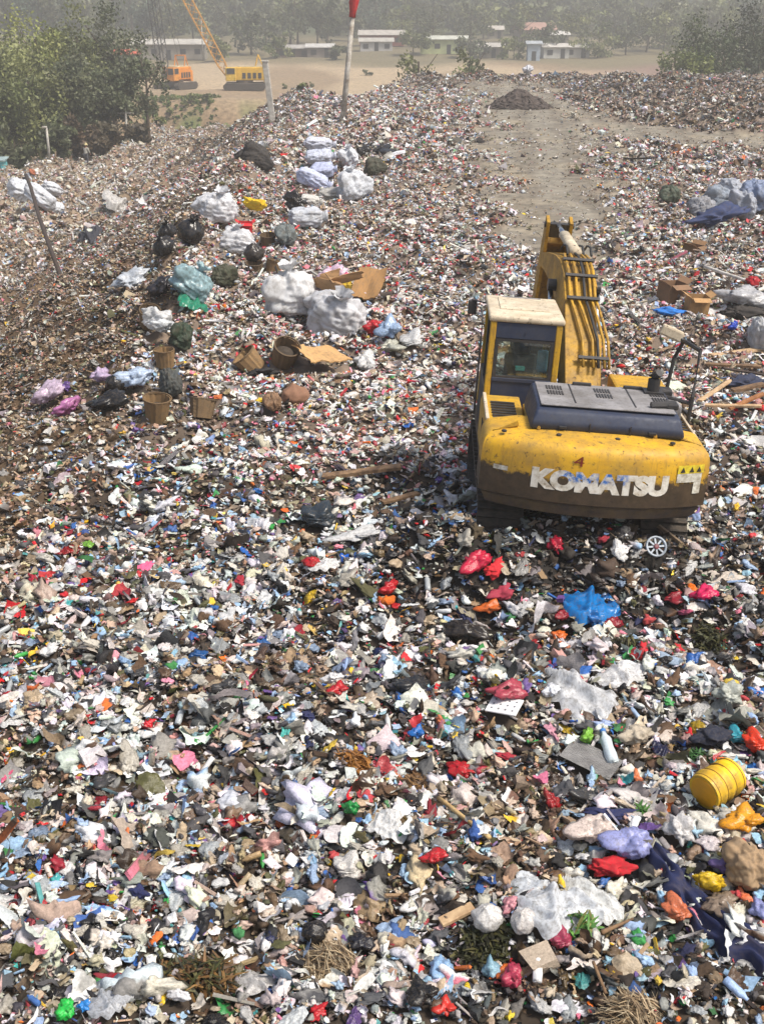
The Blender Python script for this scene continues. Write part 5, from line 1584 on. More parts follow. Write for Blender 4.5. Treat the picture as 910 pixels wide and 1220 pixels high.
def build_panels():
    # white board with rows of small dark marks
    p, s = at(600, 853)
    o = empty('spotted_board', (p.x, p.y, float(height(p.x, p.y)) + .13), (R(12), R(-6), R(-28)))
    tag(o, 'white rectangular board with rows of small dark dots', 'board'); ANCH.append((p.x, p.y, 'the spotted board')); TAKEN.append((p.x, p.y, .25))
    wb = mat('white_board', lin((226, 226, 226)), lin((200, 200, 200)), 4, .4)
    bm = bmesh.new(); add_box(bm, (0, 0, 0), (.36, .26, .02), bevel=.008); bm_obj('board', bm, wb, o)
    ink = mat('grey_dot', lin((110, 112, 118)), None, 4, .6)
    bm = bmesh.new()
    for i in range(4):
        for j in range(3):
            add_lathe(bm, [(.011, 0), (.011, .003)], 8, Matrix.Translation((-.12 + i * .08, -.07 + j * .07, .0105)))
    bm_obj('dot_pattern', bm, ink, o)
    # grey corrugated panel
    p, s = at(703, 916)
    n = 40
    bm = bmesh.new(); rows = []
    L_, W_ = .56, .34
    for k in range(2):
        rows.append([bm.verts.new((-L_ / 2 + L_ * k, -W_ / 2 + W_ * i / n, .0035 * math.sin(i * 1.57))) for i in range(n + 1)])
    for i in range(n): bm.faces.new((rows[0][i], rows[1][i], rows[1][i + 1], rows[0][i + 1]))
    bmesh.ops.solidify(bm, geom=bm.faces[:], thickness=.006)
    o = bm_obj('corrugated_panel', bm, mat('grey_fibre', lin((176, 174, 172)), lin((140, 138, 136)), 6, .8), None)
    o.location = (p.x, p.y, float(height(p.x, p.y)) + .13); o.rotation_euler = (R(6), R(8), R(-34))
    tag(o, 'grey corrugated panel lying tilted on litter below the lime bag', 'panel'); ANCH.append((p.x, p.y, 'the corrugated panel')); TAKEN.append((p.x, p.y, .3))
    # white fan cover in the shade of the digger
    p, s = at(780, 662)
    o = empty('fan_cover', (p.x, p.y, float(height(p.x, p.y)) + .13), (R(52), 0, R(8)))
    tag(o, 'round white fan cover with spokes in the shade behind the excavator', 'fan cover'); ANCH.append((p.x, p.y, 'the fan cover')); TAKEN.append((p.x, p.y, .2))
    wp = mat('fan_plastic', lin((170, 180, 190)), lin((120, 128, 136)), 6, .4)
    bm = bmesh.new(); add_lathe(bm, [(.115, -.02), (.14, -.02), (.14, .02), (.115, .02), (.115, -.02)], 28, cap=False); bm_obj('rim', bm, wp, o, True)
    for k in range(8):
        bm = bmesh.new(); add_box(bm, (.065, 0, 0), (.115, .022, .016)); 
        for v in bm.verts: v.co = Matrix.Rotation(k * PI / 4, 4, 'Z') @ v.co
        bm_obj('spoke', bm, wp, o)
    bm = bmesh.new(); add_lathe(bm, [(.035, -.02), (.035, .024), (.02, .03)], 16); bm_obj('hub', bm, mat('fan_hub', lin((60, 60, 66)), lin((150, 30, 40)), 6, .5), o)
    # clear bottle
    o = lay('bottle', 'plastic_bottle', 723, 890, 14, 40, (196, 208, 212), 'clear plastic bottle standing propped beside the lime green bag', 'bottle', R(96), .1, m=M_HARD, anchor='the clear bottle')
    bm = bmesh.new(); add_lathe(bm, [(.17, 0), (.17, .16)], 14, Matrix.Translation((.98, 0, 0)) @ Matrix.Rotation(R(90), 4, 'Y')); c = bm_obj('bottle_cap', bm, M_HARD, o); c.color = shade((60, 120, 190))
    # white bottle nearer to us
    o = lay('bottle', 'plastic_bottle', 640, 1155, 18, 32, (226, 226, 224), 'opaque white bottle below the bright green fronds', 'bottle', R(80), .1, m=M_HARD)
    # dark blue tarpaulin running across the lower corner
    path = [(776, 1022), (800, 1052), (826, 1088), (858, 1122), (905, 1150), (940, 1165)]
    W3 = [at(*q)[0] for q in path]
    n, m = 90, 22
    V = []
    rs = np.random.RandomState(3)
    for i in range(n):
        t = i / (n - 1) * (len(W3) - 1); k = min(int(t), len(W3) - 2); f = t - k
        c = W3[k].lerp(W3[k + 1], f); d = (W3[k + 1] - W3[k]).normalized(); nrm = Vector((-d.y, d.x, 0))
        wd = .09 + .07 * math.sin(i * .23) ** 2 + .05 * i / n
        for j in range(m):
            u = j / (m - 1) * 2 - 1
            p = c + nrm * u * wd * (1 + .15 * math.sin(i * .35 + (j > 7)))
            fold = .045 * abs(math.sin(u * 4.5 + i * .05)) + .02 * math.sin(u * 10 - i * .08) + .012 * math.sin(i * .4 + u * 3)
            V.append((p.x, p.y, float(height(p.x, p.y)) + .11 + fold * 1.1 - .09 * abs(u) ** 3))
    I = np.arange(n * m).reshape(n, m)
    q = np.stack([I[:-1, :-1], I[1:, :-1], I[1:, 1:], I[:-1, 1:]], -1).reshape(-1, 4)
    o = link('tarpaulin', np_mesh('tarpaulin', V, q, smooth_shade=True), None, M_CLOTH)
    o.color = shade((14, 26, 66))
    tag(o, 'long dark blue tarpaulin winding down past the brown woven sack', 'tarpaulin'); ANCH.append((W3[3].x, W3[3].y, 'the blue tarpaulin'))
build_panels()

def build_plants():
    # leaf and straw heaps: each one thing made of many thin blades
    def blades(name, px, py, wpx, hpx, n, L_, wd, cols, label, cat, upness=.4, yaw=None, anchor=None, lift=.1):
        p, s = at(px, py)
        rs = np.random.RandomState(px + py)
        a, b = wpx / s / 2, hpx / s / 2 / .6
        V, F, C = [], [], []
        for i in range(n):
            r = math.sqrt(rs.rand()); t = rs.rand() * 6.28
            x, y = a * r * math.cos(t), b * r * math.sin(t)
            z = float(height(p.x + x, p.y + y)) - p.z + lift * (1 - r * r) * rs.rand() * 1.6 + .03
            th = rs.rand() * 6.28 if yaw is None else yaw + rs.normal() * .75
            l = L_ * rs.uniform(.5, 1.2)
            d = np.array([math.cos(th), math.sin(th), rs.normal() * upness]); d /= np.linalg.norm(d)
            w_ = np.cross(d, [0, 0, 1]) + rs.normal(size=3) * .3; w_ *= wd * rs.uniform(.6, 1.3) / np.linalg.norm(w_)
            c0 = np.array([x, y, z]); col = lin(cols[rs.randint(len(cols))]) * rs.uniform(.6, 1.2)
            k = len(V)
            dr = np.array([0, 0, -.25 * l])
            V += [c0 - d * l / 2 - w_ * .4, c0 - d * l / 2 + w_ * .4, c0 + w_, c0 - w_, c0 + d * l / 2 + dr + w_ * .2, c0 + d * l / 2 + dr - w_ * .2]
            F += [(k, k + 1, k + 2, k + 3), (k + 3, k + 2, k + 4, k + 5)]; C += [col] * 6
        o = link(name, np_mesh(name, np.array(V), np.array(F), np.array(C)), None, M_LEAF)
        o.location = (p.x, p.y, float(height(p.x, p.y)))
        tag(o, label, cat)
        TAKEN.append((p.x, p.y, max(a, b)))
        if anchor: ANCH.append((p.x, p.y, anchor))
    OL = [(70, 72, 36), (52, 54, 26), (88, 84, 44), (44, 42, 24)]
    ST = [(186, 164, 130), (160, 136, 102), (126, 104, 76), (196, 180, 150), (98, 82, 62)]
    BR = [(120, 88, 50), (100, 72, 40), (140, 106, 60), (80, 58, 34)]
    GR = [(92, 148, 60), (112, 164, 76), (70, 118, 50), (130, 130, 70)]
    blades('leaf_heap', 577, 1135, 66, 36, 420, .16, .016, OL, 'dark olive leaf heap below the round stuffed white bag', 'leaf heap', anchor='the leaf heap')
    blades('leaf_heap', 846, 768, 44, 28, 300, .16, .014, OL, 'dark green leaf heap nearer than the hot pink bag', 'leaf heap', anchor='the green leaf heap')
    blades('leaf_heap', 745, 772, 40, 22, 240, .15, .014, OL, 'olive leaf heap beyond the wide clear sheet', 'leaf heap')
    blades('green_fronds', 692, 1111, 44, 22, 90, .20, .018, GR, 'bright green fronds beside the largest white plastic sack', 'fronds', .8, anchor='the green fronds')
    blades('straw_bundle', 392, 1150, 74, 22, 420, .24, .005, ST, 'pale tan straw bundle below the round black bag', 'straw', .15, R(-32), 'the straw bundle', .1)
    blades('straw_bundle', 752, 1208, 70, 20, 380, .24, .005, ST, 'pale straw bundle at the bottom below the twig', 'straw', .15, R(-30), None, .1)
    blades('leaf_heap', 495, 943, 46, 34, 320, .16, .014, BR, 'brown dry leaf heap beside the glossy red bag', 'leaf heap', anchor='the brown leaf heap')
    blades('leaf_heap', 425, 913, 40, 14, 180, .2, .012, [(176, 122, 56), (150, 100, 44)], 'orange brown leaf heap beyond the white paper sheet', 'leaf heap', .3, R(5))
    blades('leaf_heap', 827, 910, 26, 16, 120, .14, .012, [(60, 110, 50), (50, 90, 40)], 'fresh green leaf heap beside the yellow drum', 'leaf heap')
    blades('leaf_heap', 763, 975, 20, 18, 110, .12, .012, [(60, 110, 40), (80, 130, 50)], 'small green leaf heap beside the rolled navy cloth', 'leaf heap')
    blades('leaf_heap', 240, 1170, 110, 40, 520, .2, .014, OL + BR, 'dark brown leaf heap in the bottom organic waste', 'leaf heap')
build_plants()

# ------------------------------------------------------------------ individual pieces among the litter
def rel(x, y, ax, ay):
    d0, d1 = math.hypot(x, y), math.hypot(ax, ay)
    if d0 < d1 - .22: return 'on the near side of'
    if d0 > d1 + .22: return 'on the far side of'
    return 'level with'

def build_pieces():
    kinds = {
        'plastic_bag': ('bag', M_FILM, 'plastic bag', 'single plastic bags among the litter', [('white', 'white', 30), ('clear', 'clear', 18), ('offwhite', 'cream', 18), ('beige', 'beige', 8), ('black', 'black', 7), ('lblue', 'pale blue', 7), ('dgrey', 'dark grey', 4), ('red', 'red', 3), ('blue', 'blue', 3), ('pink', 'pink', 2), ('green', 'green', 2), ('yellow', 'yellow', 2), ('orange', 'orange', 1)], (.13, .25), 150),
        'wrapper': ('wrap', M_FILM, 'wrapper', 'single flat wrappers among the litter', [('white', 'white', 22), ('clear', 'clear', 14), ('offwhite', 'cream', 12), ('grey', 'grey', 10), ('lblue', 'pale blue', 8), ('blue', 'blue', 3), ('red', 'red', 3), ('teal', 'teal', 2), ('yellow', 'yellow', 3), ('lime', 'lime', 2), ('navy', 'navy', 3), ('purple', 'purple', 2)], (.14, .26), 60),
        'plastic_bottle': ('bottle', M_HARD, 'bottle', 'single plastic bottles among the litter', [('clear', 'clear', 12), ('white', 'white', 8), ('lblue', 'pale blue', 5), ('green', 'green', 2), ('yellow', 'yellow', 1)], (.16, .24), 26),
        'cardboard_piece': ('card', M_CARD, 'cardboard', 'single cardboard pieces among the litter', [('tan', 'tan', 10), ('beige', 'beige', 8), ('brown', 'brown', 8), ('grey', 'grey', 4)], (.12, .20), 30),
        'cloth_scrap': ('cloth', M_CLOTH, 'cloth', 'single cloth scraps among the litter', [('dgrey', 'dark grey', 8), ('brown', 'brown', 8), ('navy', 'navy', 6), ('offwhite', 'cream', 8), ('crimson', 'crimson', 4), ('olive', 'olive', 5), ('bluegrey', 'blue grey', 4), ('pink', 'pink', 2), ('beige', 'beige', 5)], (.15, .28), 40),
    }
    form = {'bag': ['crumpled', 'bunched', 'lumpy', 'twisted', 'crushed', 'folded'], 'wrap': ['curled', 'creased', 'wavy', 'rumpled'], 'bottle': ['lying', 'tilted', 'dented'], 'card': ['flat', 'bent', 'torn'], 'cloth': ['balled', 'rumpled', 'wadded', 'trailing']}
    rs = random.Random(21)
    used = {}
    for name, (shape, m, cat, grp, cols, size, count) in kinds.items():
        made = 0; tries = 0
        while made < count and tries < 4000:
            tries += 1
            py = rs.uniform(1, 1) * (640 + 590 * rs.random() ** .85)
            px = rs.uniform(-10, 920)
            p, s = at(px, py)
            if any((p.x - a) ** 2 + (p.y - b) ** 2 < (r + .13) ** 2 for a, b, r in TAKEN): continue
            if abs(p.x - 2.7) < 1.9 and p.y > 13.9: continue
            key, word, _w = rs.choices(cols, [c[2] for c in cols])[0]
            sz = rs.uniform(*size) * (0.8 if p.y < 9 else 1)
            v = rs.randrange(8)
            o = link(name, film_mesh(shape, v))
            me = o.data
            if not me.materials: me.materials.append(None)
            o.material_slots[0].link = 'OBJECT'; o.material_slots[0].material = m
            k = rs.uniform(.75, 1.05)
            o.color = shade([min(255, c * k) for c in RGB[key]])
            o.scale = (sz / 2 * rs.uniform(.9, 1.3), sz / 2 * rs.uniform(.8, 1.1), sz / 2 * rs.uniform(.7, 1.1))
            o.location = (p.x, p.y, float(height(p.x, p.y)) + .05 + sz * .10)
            o.rotation_euler = ground_rot(p.x, p.y, rs.uniform(0, 6.28), rs.gauss(0, .3))
            TAKEN.append((p.x, p.y, sz * .45))
            ax, ay, ph = min(ANCH, key=lambda t: (t[0] - p.x) ** 2 + (t[1] - p.y) ** 2)
            far = math.hypot(ax - p.x, ay - p.y)
            sw = 'small' if sz < .17 else 'large' if sz > .23 else 'middling'
            noun = {'plastic_bag': 'plastic bag', 'wrapper': 'plastic wrapper', 'plastic_bottle': 'plastic bottle', 'cardboard_piece': 'cardboard piece', 'cloth_scrap': 'cloth scrap'}[name]
            f = form[shape][v % len(form[shape])]
            lab = f'{sw} {f} {word} {noun} {rel(p.x, p.y, ax, ay)} {ph}'
            if lab in used:
                for alt in ('close', 'some way', 'well away'):
                    pass
                lab = f'{sw} {f} {word} {noun} {"close by" if far < .8 else "some way from"} {ph}'
            if lab in used:      # rare: try another piece instead
                bpy.data.objects.remove(o); TAKEN.pop(); continue
            used[lab] = 1
            tag(o, lab, cat, grp)
            made += 1
ANCH.append((2.7, 14.0, 'the excavator'))
build_pieces()

# ------------------------------------------------------------------ the loose litter itself
PROTO = {l: protos(l) for l in (0, 1, 2)}
K_BAG = dict(lump=45, sheet=55)
K_FG = dict(lump=42, sheet=36, stick=4, box=2, bottle=3, ribbon=14)
K_MID = dict(lump=58, sheet=20, stick=7, box=3, ribbon=14)
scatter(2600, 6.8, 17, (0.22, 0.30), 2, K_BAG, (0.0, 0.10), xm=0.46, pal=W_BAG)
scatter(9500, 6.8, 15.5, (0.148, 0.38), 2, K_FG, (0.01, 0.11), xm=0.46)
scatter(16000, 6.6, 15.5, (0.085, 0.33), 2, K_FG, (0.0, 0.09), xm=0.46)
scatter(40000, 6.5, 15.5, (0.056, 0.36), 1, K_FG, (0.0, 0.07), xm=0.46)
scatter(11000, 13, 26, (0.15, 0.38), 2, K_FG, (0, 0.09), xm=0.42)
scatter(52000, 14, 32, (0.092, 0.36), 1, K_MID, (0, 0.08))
scatter(44000, 22, 52, (0.125, 0.38), 1, K_MID, (0, 0.09))
scatter(85000, 28, 72, (0.14, 0.38), 0, K_MID, (0, 0.09))
scatter(140000, 55, 142, (0.23, 0.42), 0, K_MID, (0, 0.14))
K_FINE = dict(sheet=70, stick=30)
scatter(90000, 26, 70, (0.095, 0.35), 0, K_FINE, (0, 0.05))
scatter(170000, 55, 142, (0.16, 0.38), 0, K_FINE, (0, 0.07))
lit = np_mesh('loose_litter', np.concatenate(LV), np.concatenate(LF), np.concatenate(LC), False, np.concatenate(LG))
lit.polygons.foreach_set('use_smooth', np.concatenate(LS))
tag(link('loose_litter', lit, mat=M_LITTER), 'loose mixed household waste covering the whole dump', 'litter', kind='stuff')
print('litter tris', len(lit.polygons))

# ------------------------------------------------------------------ beyond the dump
def world_xy(px, D, z=0.0):
    ax = D * _c - (z - CAM_H) * _s
    return (px - 455) / FPX * ax, D
def top_z(py, D):
    return CAM_H - D * math.tan(PITCH - math.atan((610 - py) / FPX))

M_BARK = mat('bark', lin((96, 82, 66)), lin((66, 56, 46)), 3, .9)

def foliage(rs, n, centre, rad, leaf, cols, clumps, droop=0.0):
    """leaf faces gathered in clumps through an uneven crown"""
    cc = rs.normal(size=(clumps, 3)); cc /= np.linalg.norm(cc, axis=1, keepdims=True)
    cc *= (rs.rand(clumps, 1) ** .5) * rs.uniform(.65, 1.1, (clumps, 1))
    cr = rs.uniform(.18, .38, clumps)
    tone = rs.uniform(.65, 1.3, clumps)
    k = rs.choice(clumps, n, p=cr ** 2 / (cr ** 2).sum())
    d = rs.normal(size=(n, 3)); d /= np.linalg.norm(d, axis=1, keepdims=True)
    d *= (rs.rand(n, 1) ** .45) * cr[k][:, None] * rs.uniform(.8, 1.25, (n, 1))
    P = (cc[k] + d * [1, 1, .75]) * rad + centre
    P[:, 2] -= droop * rs.rand(n)
    a = rs.normal(size=(n, 3)); a /= np.linalg.norm(a, axis=1, keepdims=True)
    b = np.cross(a, rs.normal(size=(n, 3))); b /= np.linalg.norm(b, axis=1, keepdims=True)
    s = leaf * rs.uniform(.5, 1.3, (n, 1))
    V = np.stack([P - a * s, P - b * s * .55, P + a * s, P + b * s * .55], 1).reshape(-1, 3)
    F = np.arange(n * 4).reshape(n, 4)
    C = lin(np.array(cols))[rs.randint(len(cols), size=clumps)][k] * tone[k][:, None] * rs.uniform(.7, 1.25, (n, 1))
    return V, F, np.repeat(C, 4, 0)

GREENS = [(110, 118, 72), (122, 126, 76), (98, 106, 68), (132, 136, 84)]
DARKS = [(92, 98, 68), (84, 92, 64), (102, 106, 76)]
LIGHTS = [(148, 152, 80), (134, 142, 76), (158, 160, 90)]

def tree(name, x, y, ztop, width, label, seed, n=2600, leaf=.34, cols=GREENS, clumps=26, group=None, low=.25, cat='tree', trunk=True):
    z0 = float(height(x, y)) - .2
    h = ztop - z0
    rs = np.random.RandomState(seed)
    o = empty(name, (x, y, z0)); tag(o, label, cat, group)
    cz0 = h * low
    V, F, C = foliage(rs, n, np.array([0, 0, (h + cz0) / 2]), np.array([width / 2, width / 2, (h - cz0) / 2]), leaf, cols, clumps)
    link('crown', np_mesh('crown', V, F, C), o, M_LEAF)
    if trunk:
        bm = bmesh.new()
        r = max(.05, h * .018)
        add_tube(bm, [(0, 0, 0), (.1 * r, 0, h * .25), (.8 * r, .3 * r, h * .5), (.5 * r, 0, h * .8)], r * 1.2, 8, r2=r * .4)
        for k in range(5):
            t = k * 1.3 + seed; zz = h * (.3 + .09 * k); L_ = width * .36
            add_tube(bm, [(0, 0, zz), (math.cos(t) * L_ * .5, math.sin(t) * L_ * .5, zz + h * .09), (math.cos(t) * L_, math.sin(t) * L_, zz + h * .2)], r * .45, 5, r2=r * .12)
        bm_obj('trunk', bm, M_BARK, o)
    return o

def build_trees():
    L_ = [(14, 62, 120, 80, 'olive green spreading tree at the frame corner beyond the apron', GREENS), (50, 34, 127, 92, 'tall light topped tree above the street light', LIGHTS + GREENS), (98, 33, 130, 90, 'tallest dense green tree left of the crane boom', GREENS),
          (136, 36, 133, 80, 'tall dark tree beside the red roofed shed', DARKS), (38, 100, 114, 84, 'lower leafy tree in front of the light topped tree', GREENS), (86, 96, 117, 80, 'dark leafy tree right behind the standing worker', DARKS),
          (128, 104, 119, 60, 'dim dark tree between standing worker and drooping tree', DARKS), (176, 80, 121, 52, 'thin drooping tree with pale gaps nearest the cranes', DARKS), (-14, 104, 112, 80, 'leafy tree behind the teal hut', GREENS), (-60, 50, 125, 90, 'broad green tree outermost beyond the teal hut', GREENS)]
    for i, (px, py, D, w_, lab, cols) in enumerate(L_):
        x, y = world_xy(px, D, -2)
        lab = lab.replace(' left of the crane boom', ' standing tallest of the near wood')
        tree('broadleaf_tree', x, y, top_z(py, D) + 2.6, w_ * D / FPX * 1.2, lab, 40 + i, 7500 if i != 7 else 2200, .20, cols, 60 if i != 7 else 22, 'trees in the hollow beyond the apron', .16)
    for i, (px, py, D, w_, lab, cols) in enumerate([(20, 150, 106, 50, 'dark shrub behind the teal hut', DARKS), (70, 150, 107, 46, 'dark shrub between street light and standing worker', DARKS), (100, 140, 109, 40, 'reddish brown shrub behind the standing worker', [(104, 84, 62), (92, 78, 58)]), (128, 138, 111, 44, 'brown vine covered shrub next to the standing worker', [(104, 90, 66), (84, 76, 54)]), (160, 140, 118, 44, 'dark brown shrub under the drooping tree', [(90, 80, 60), (70, 66, 48)])]):
        x, y = world_xy(px, D, -5)
        tree('shrub', x, y, top_z(py, D), w_ * D / FPX, lab, 70 + i, 1300, .3, cols, 20, 'shrubs below the near wood', .0, 'shrub')
    for i, (px, py, D, w_, lab, cols) in enumerate([(800, 62, 147, 50, 'yellowish green tree at the near end of the dark clump', [(116, 124, 62), (100, 112, 58)]), (832, 46, 152, 56, 'green tree second from the dirt plain', [(84, 94, 58), (74, 86, 54)]), (866, 32, 155, 66, 'tall dark tree in the middle of the clump', [(66, 76, 50), (58, 68, 46)]), (902, 22, 158, 70, 'tallest dark tree of the clump on the far edge', [(66, 76, 50), (58, 68, 46)]), (858, 68, 146, 54, 'low rounded tree in front of the clump', [(84, 94, 58), (74, 86, 54)]), (900, 72, 148, 56, 'low dark tree at the outer foot of the clump', [(66, 76, 50), (58, 68, 46)]), (945, 30, 156, 70, 'outermost dark tree of the clump', [(66, 76, 50), (58, 68, 46)]), (828, 74, 144, 40, 'low yellow green tree behind the tipped heaps', [(116, 124, 62), (100, 112, 58)])]):
        x, y = world_xy(px, D, 0)
        tree('broadleaf_tree', x, y, top_z(py, D) + 2.4, w_ * D / FPX * 1.35, lab, 90 + i, 7500, .22, cols, 55, 'tree clump behind the tipped heaps', .0)
    for i, (px, py, D, w_, lab) in enumerate([(497, 55, 146, 56, 'sparse small green tree on the dump edge beside the flag pole'), (557, 54, 147, 50, 'sparse small green tree on the dump edge behind the soil heap')]):
        x, y = world_xy(px, D, 0)
        tree('small_tree', x, y, top_z(py, D) + 1.2, w_ * D / FPX * 1.2, lab, 120 + i, 1500, .28, GREENS, 22, None, .1)
    # shrubs along the cut bank
    for i, (px, py, w_) in enumerate(((232, 122, 14), (222, 128, 12), (248, 122, 14), (205, 138, 14), (190, 150, 16), (340, 106, 8), (360, 106, 9), (372, 104, 8), (308, 108, 8), (436, 90, 12))):
        p, s = at(px, py)
        tree('bush', p.x, p.y, p.z + w_ / s * .8, w_ / s * 1.2, ['round bush highest on the green bank', 'small bush halfway down the green bank', 'bush on top of the brown cut bank', 'low bush on the green bank', 'lowest bush on the green bank', 'tiny bush on the plain beside the concrete post', 'tiny bush on the plain between post and flag pole', 'tiny bush on the plain close to the flag pole', 'tiny bush in front of the yellow crane', 'bush on the dump edge behind the flag pole'][i], 140 + i, 220, .22, GREENS, 8, 'bushes on the cut bank', .0, 'bush', False)
    # the line of trees behind the houses
    rs = random.Random(4)
    names = ['pale grey green', 'dark green', 'olive', 'dusty green', 'bluish green']
    shapes = ['tall narrow', 'broad', 'rounded', 'leaning', 'ragged']
    near = [(60, 'the white sheds'), (130, 'the white sheds'), (200, 'the white sheds'), (280, 'the yellow crane'), (350, 'the low sheds'), (420, 'the flag pole'), (480, 'the long white roof'), (540, 'the pale green house'), (620, 'the pink roofed house'), (700, 'the twin white roofs'), (780, 'the brown field'), (860, 'the dark tree clump'), (940, 'the dark tree clump')]
    seen = set()
    for i in range(58):
        px = -60 + 1040 * (i + rs.random() * .7) / 58
        D = rs.uniform(345, 420) if 400 < px < 720 or 140 < px < 260 else rs.uniform(300, 400)
        x, y = world_xy(px, D, 0)
        z0 = float(height(x, y))
        h = rs.uniform(8, 15) * (1.25 if px < 420 else 1)
        c = rs.randrange(5); sh = rs.randrange(5)
        nr = min(near, key=lambda t: abs(t[0] - px))[1]
        for _ in range(30):
            lab = f'{shapes[sh]} {names[c]} tree far off behind {nr}'
            if lab not in seen: break
            c = rs.randrange(5); sh = rs.randrange(5)
        seen.add(lab)
        cols = [[(120, 124, 98), (132, 134, 108)], DARKS, [(96, 98, 60), (84, 88, 52)], GREENS, [(78, 94, 72), (66, 84, 64)]][c]
        wd = h * [.5, 1.0, .85, .7, .75][sh]
        t = tree('far_tree', x, y, z0 + h, wd * 1.25, lab, 200 + i, 900, .55, cols, 20, 'trees behind the village', .0)
        if sh == 3: t.rotation_euler[1] = .12
    # low trees among the houses
    for i, (px, D, h, lab) in enumerate(((258, 284, 5, 'low tree at the pole end of the long white shed'), (120, 285, 8, 'bushy tree between near wood and red roofed shed'), (330, 288, 5, 'bushy tree at one end of the low grey shed'), (400, 286, 4, 'low bush at the end of the low pale shed'), (492, 300, 6, 'dark round tree between white roof and green house'), (560, 296, 5, 'dark round tree beside the pale green house'), (612, 290, 5, 'low tree before the house with pinkish roof'), (648, 300, 7, 'tree between narrow blue hut and twin white roofs'), (712, 294, 7, 'bushy tree beside the twin white roofs'), (745, 300, 9, 'broad tree at the edge of the brown field'), (790, 305, 9, 'second broad tree at the edge of the brown field'), (515, 330, 10, 'large dark tree above the pale green house'), (478, 345, 9, 'dark tree at the end of the red walled house'), (560, 340, 10, 'grey green tree above the low white house'), (690, 330, 9, 'green tree uphill of the twin white roofs'))):
        x, y = world_xy(px, D, 0)
        tree('village_tree', x, y, float(height(x, y)) + h * 1.15, h * 1.7, lab, 400 + i, 900, .42, DARKS if i % 2 else GREENS, 16, 'trees among the village houses', .0)
build_trees()

def build_wood():
    """the wooded hills that close the view: one mass"""
    rs = np.random.RandomState(9)
    Vs, Fs, Cs = [], [], []; base = 0
    for i in range(1500):
        y = rs.uniform(385, 760); x = rs.uniform(-.42, .42) * y
        z = float(height(x, y)); h = rs.uniform(7, 13)
        V, F, C = foliage(rs, 70, np.array([x, y, z + h * .42]), np.array([h * .42, h * .42, h * .5]), 1.5, [DARKS, GREENS, [(92, 98, 64)]][rs.randint(3)], 9)
        Vs.append(V); Fs.append(F + base); Cs.append(C); base += len(V)
    tag(link('hillside_wood', np_mesh('hillside_wood', np.concatenate(Vs), np.concatenate(Fs), np.concatenate(Cs)), None, M_LEAF), 'hazy wooded hillside closing the view behind the village', 'wood', kind='stuff')
    # weeds on the bank and plain edge
    Vs, Fs, Cs = [], [], []; base = 0
    for i in range(700):
        px, D = rs.uniform(150, 260), rs.uniform(150, 196)
        x, y = world_xy(px, D, -6)
        if inside(x, y): continue
        z = float(height(x, y))
        V, F, C = foliage(rs, 14, np.array([x, y, z + .2]), np.array([.7, .7, .4]), .3, [(104, 124, 56), (90, 108, 50), (120, 120, 70)], 3)
        Vs.append(V); Fs.append(F + base); Cs.append(C); base += len(V)
    tag(link('weeds', np_mesh('weeds', np.concatenate(Vs), np.concatenate(Fs), np.concatenate(Cs)), None, M_LEAF), 'green weeds growing down the cut bank', 'weeds', kind='stuff')
build_wood()

# --- village
def house(px, D, w_, dp, h, rh, wall, roof, label, yaw=0.0, openings=3, name='house', group='houses of the far village', zoff=0.0):
    x, y = world_xy(px, D, 0)
    z = float(height(x, y)) + zoff
    o = empty(name, (x, y, z - .1), (0, 0, yaw)); tag(o, label, name.replace('_', ' ') if name != 'house' else 'house', group)
    wm = mat('wall_%d_%d_%d' % wall, lin(wall), [v * .75 for v in lin(wall)], .6, .9)
    rm = mat('roof_%d_%d_%d' % roof, lin(roof), [v * .7 for v in lin(roof)], .7, .8)
    bm = bmesh.new(); add_box(bm, (0, 0, h / 2), (w_, dp, h))
    bm_obj('wall', bm, wm, o)
    bm = bmesh.new()
    e = .5
    pr = [(-dp / 2 - e, h - .05), (0, h + rh), (dp / 2 + e, h - .05), (dp / 2 + e, h + .06), (0, h + rh + .14), (-dp / 2 - e, h + .06)]
    add_prism(bm, [(y_, z_ + .06) for y_, z_ in pr], -w_ / 2 - e, w_ / 2 + e)
    bm_obj('roof', bm, rm, o)
    dk = mat('dark_opening', (.02, .022, .024), (.04, .04, .04), 2, .5)
    for k in range(openings):
        xx = -w_ / 2 + w_ * (k + .5) / openings
        door = k == openings // 2
        bm = bmesh.new()
        add_box(bm, (xx, -dp / 2 - .02, 1.05 if door else h * .55), (1.0 if door else 1.3, .06, 2.1 if door else 1.1))
        bm_obj('door' if door else 'window', bm, dk, o)
    return o
W, RF = (150, 144, 132), (184, 180, 170)
house(203, 292, 16.5, 6, 3.2, 1.0, W, RF, 'long white shed with pale roof behind the two cranes', R(2), 5, 'white_shed', None)
house(176, 297, 6, 5, 2.6, .8, (150, 160, 150), (214, 214, 210), 'small pale roofed shed at the end of the long white shed', R(2), 2, 'white_shed', None)
house(152, 272, 4.6, 4, 2.4, .9, (120, 130, 100), (190, 84, 56), 'small shed with orange red roof beside the dark trees', R(5), 2, 'red_shed', None)
house(455, 335, 11.5, 6, 2.6, 1.1, (150, 84, 70), (186, 180, 170), 'long low house with white roof and red walls behind the flag pole', R(-3), 4)
house(448, 318, 8, 5, 2.2, .8, (196, 194, 190), (180, 176, 166), 'low white shed in front of the red walled house', R(2), 3)
house(528, 306, 11, 6, 3.2, .7, (196, 204, 150), (196, 198, 184), 'pale green house with yellow green walls on the plain', R(-4), 4)
house(589, 372, 4.2, 4, 2.4, 1.0, W, (196, 190, 180), 'little white roofed house high above the village', 0, 2)
house(636, 352, 10, 7, 3.2, 1.8, (176, 160, 146), (176, 140, 126), 'house with wide pinkish tiled roof in the village', R(8), 3)
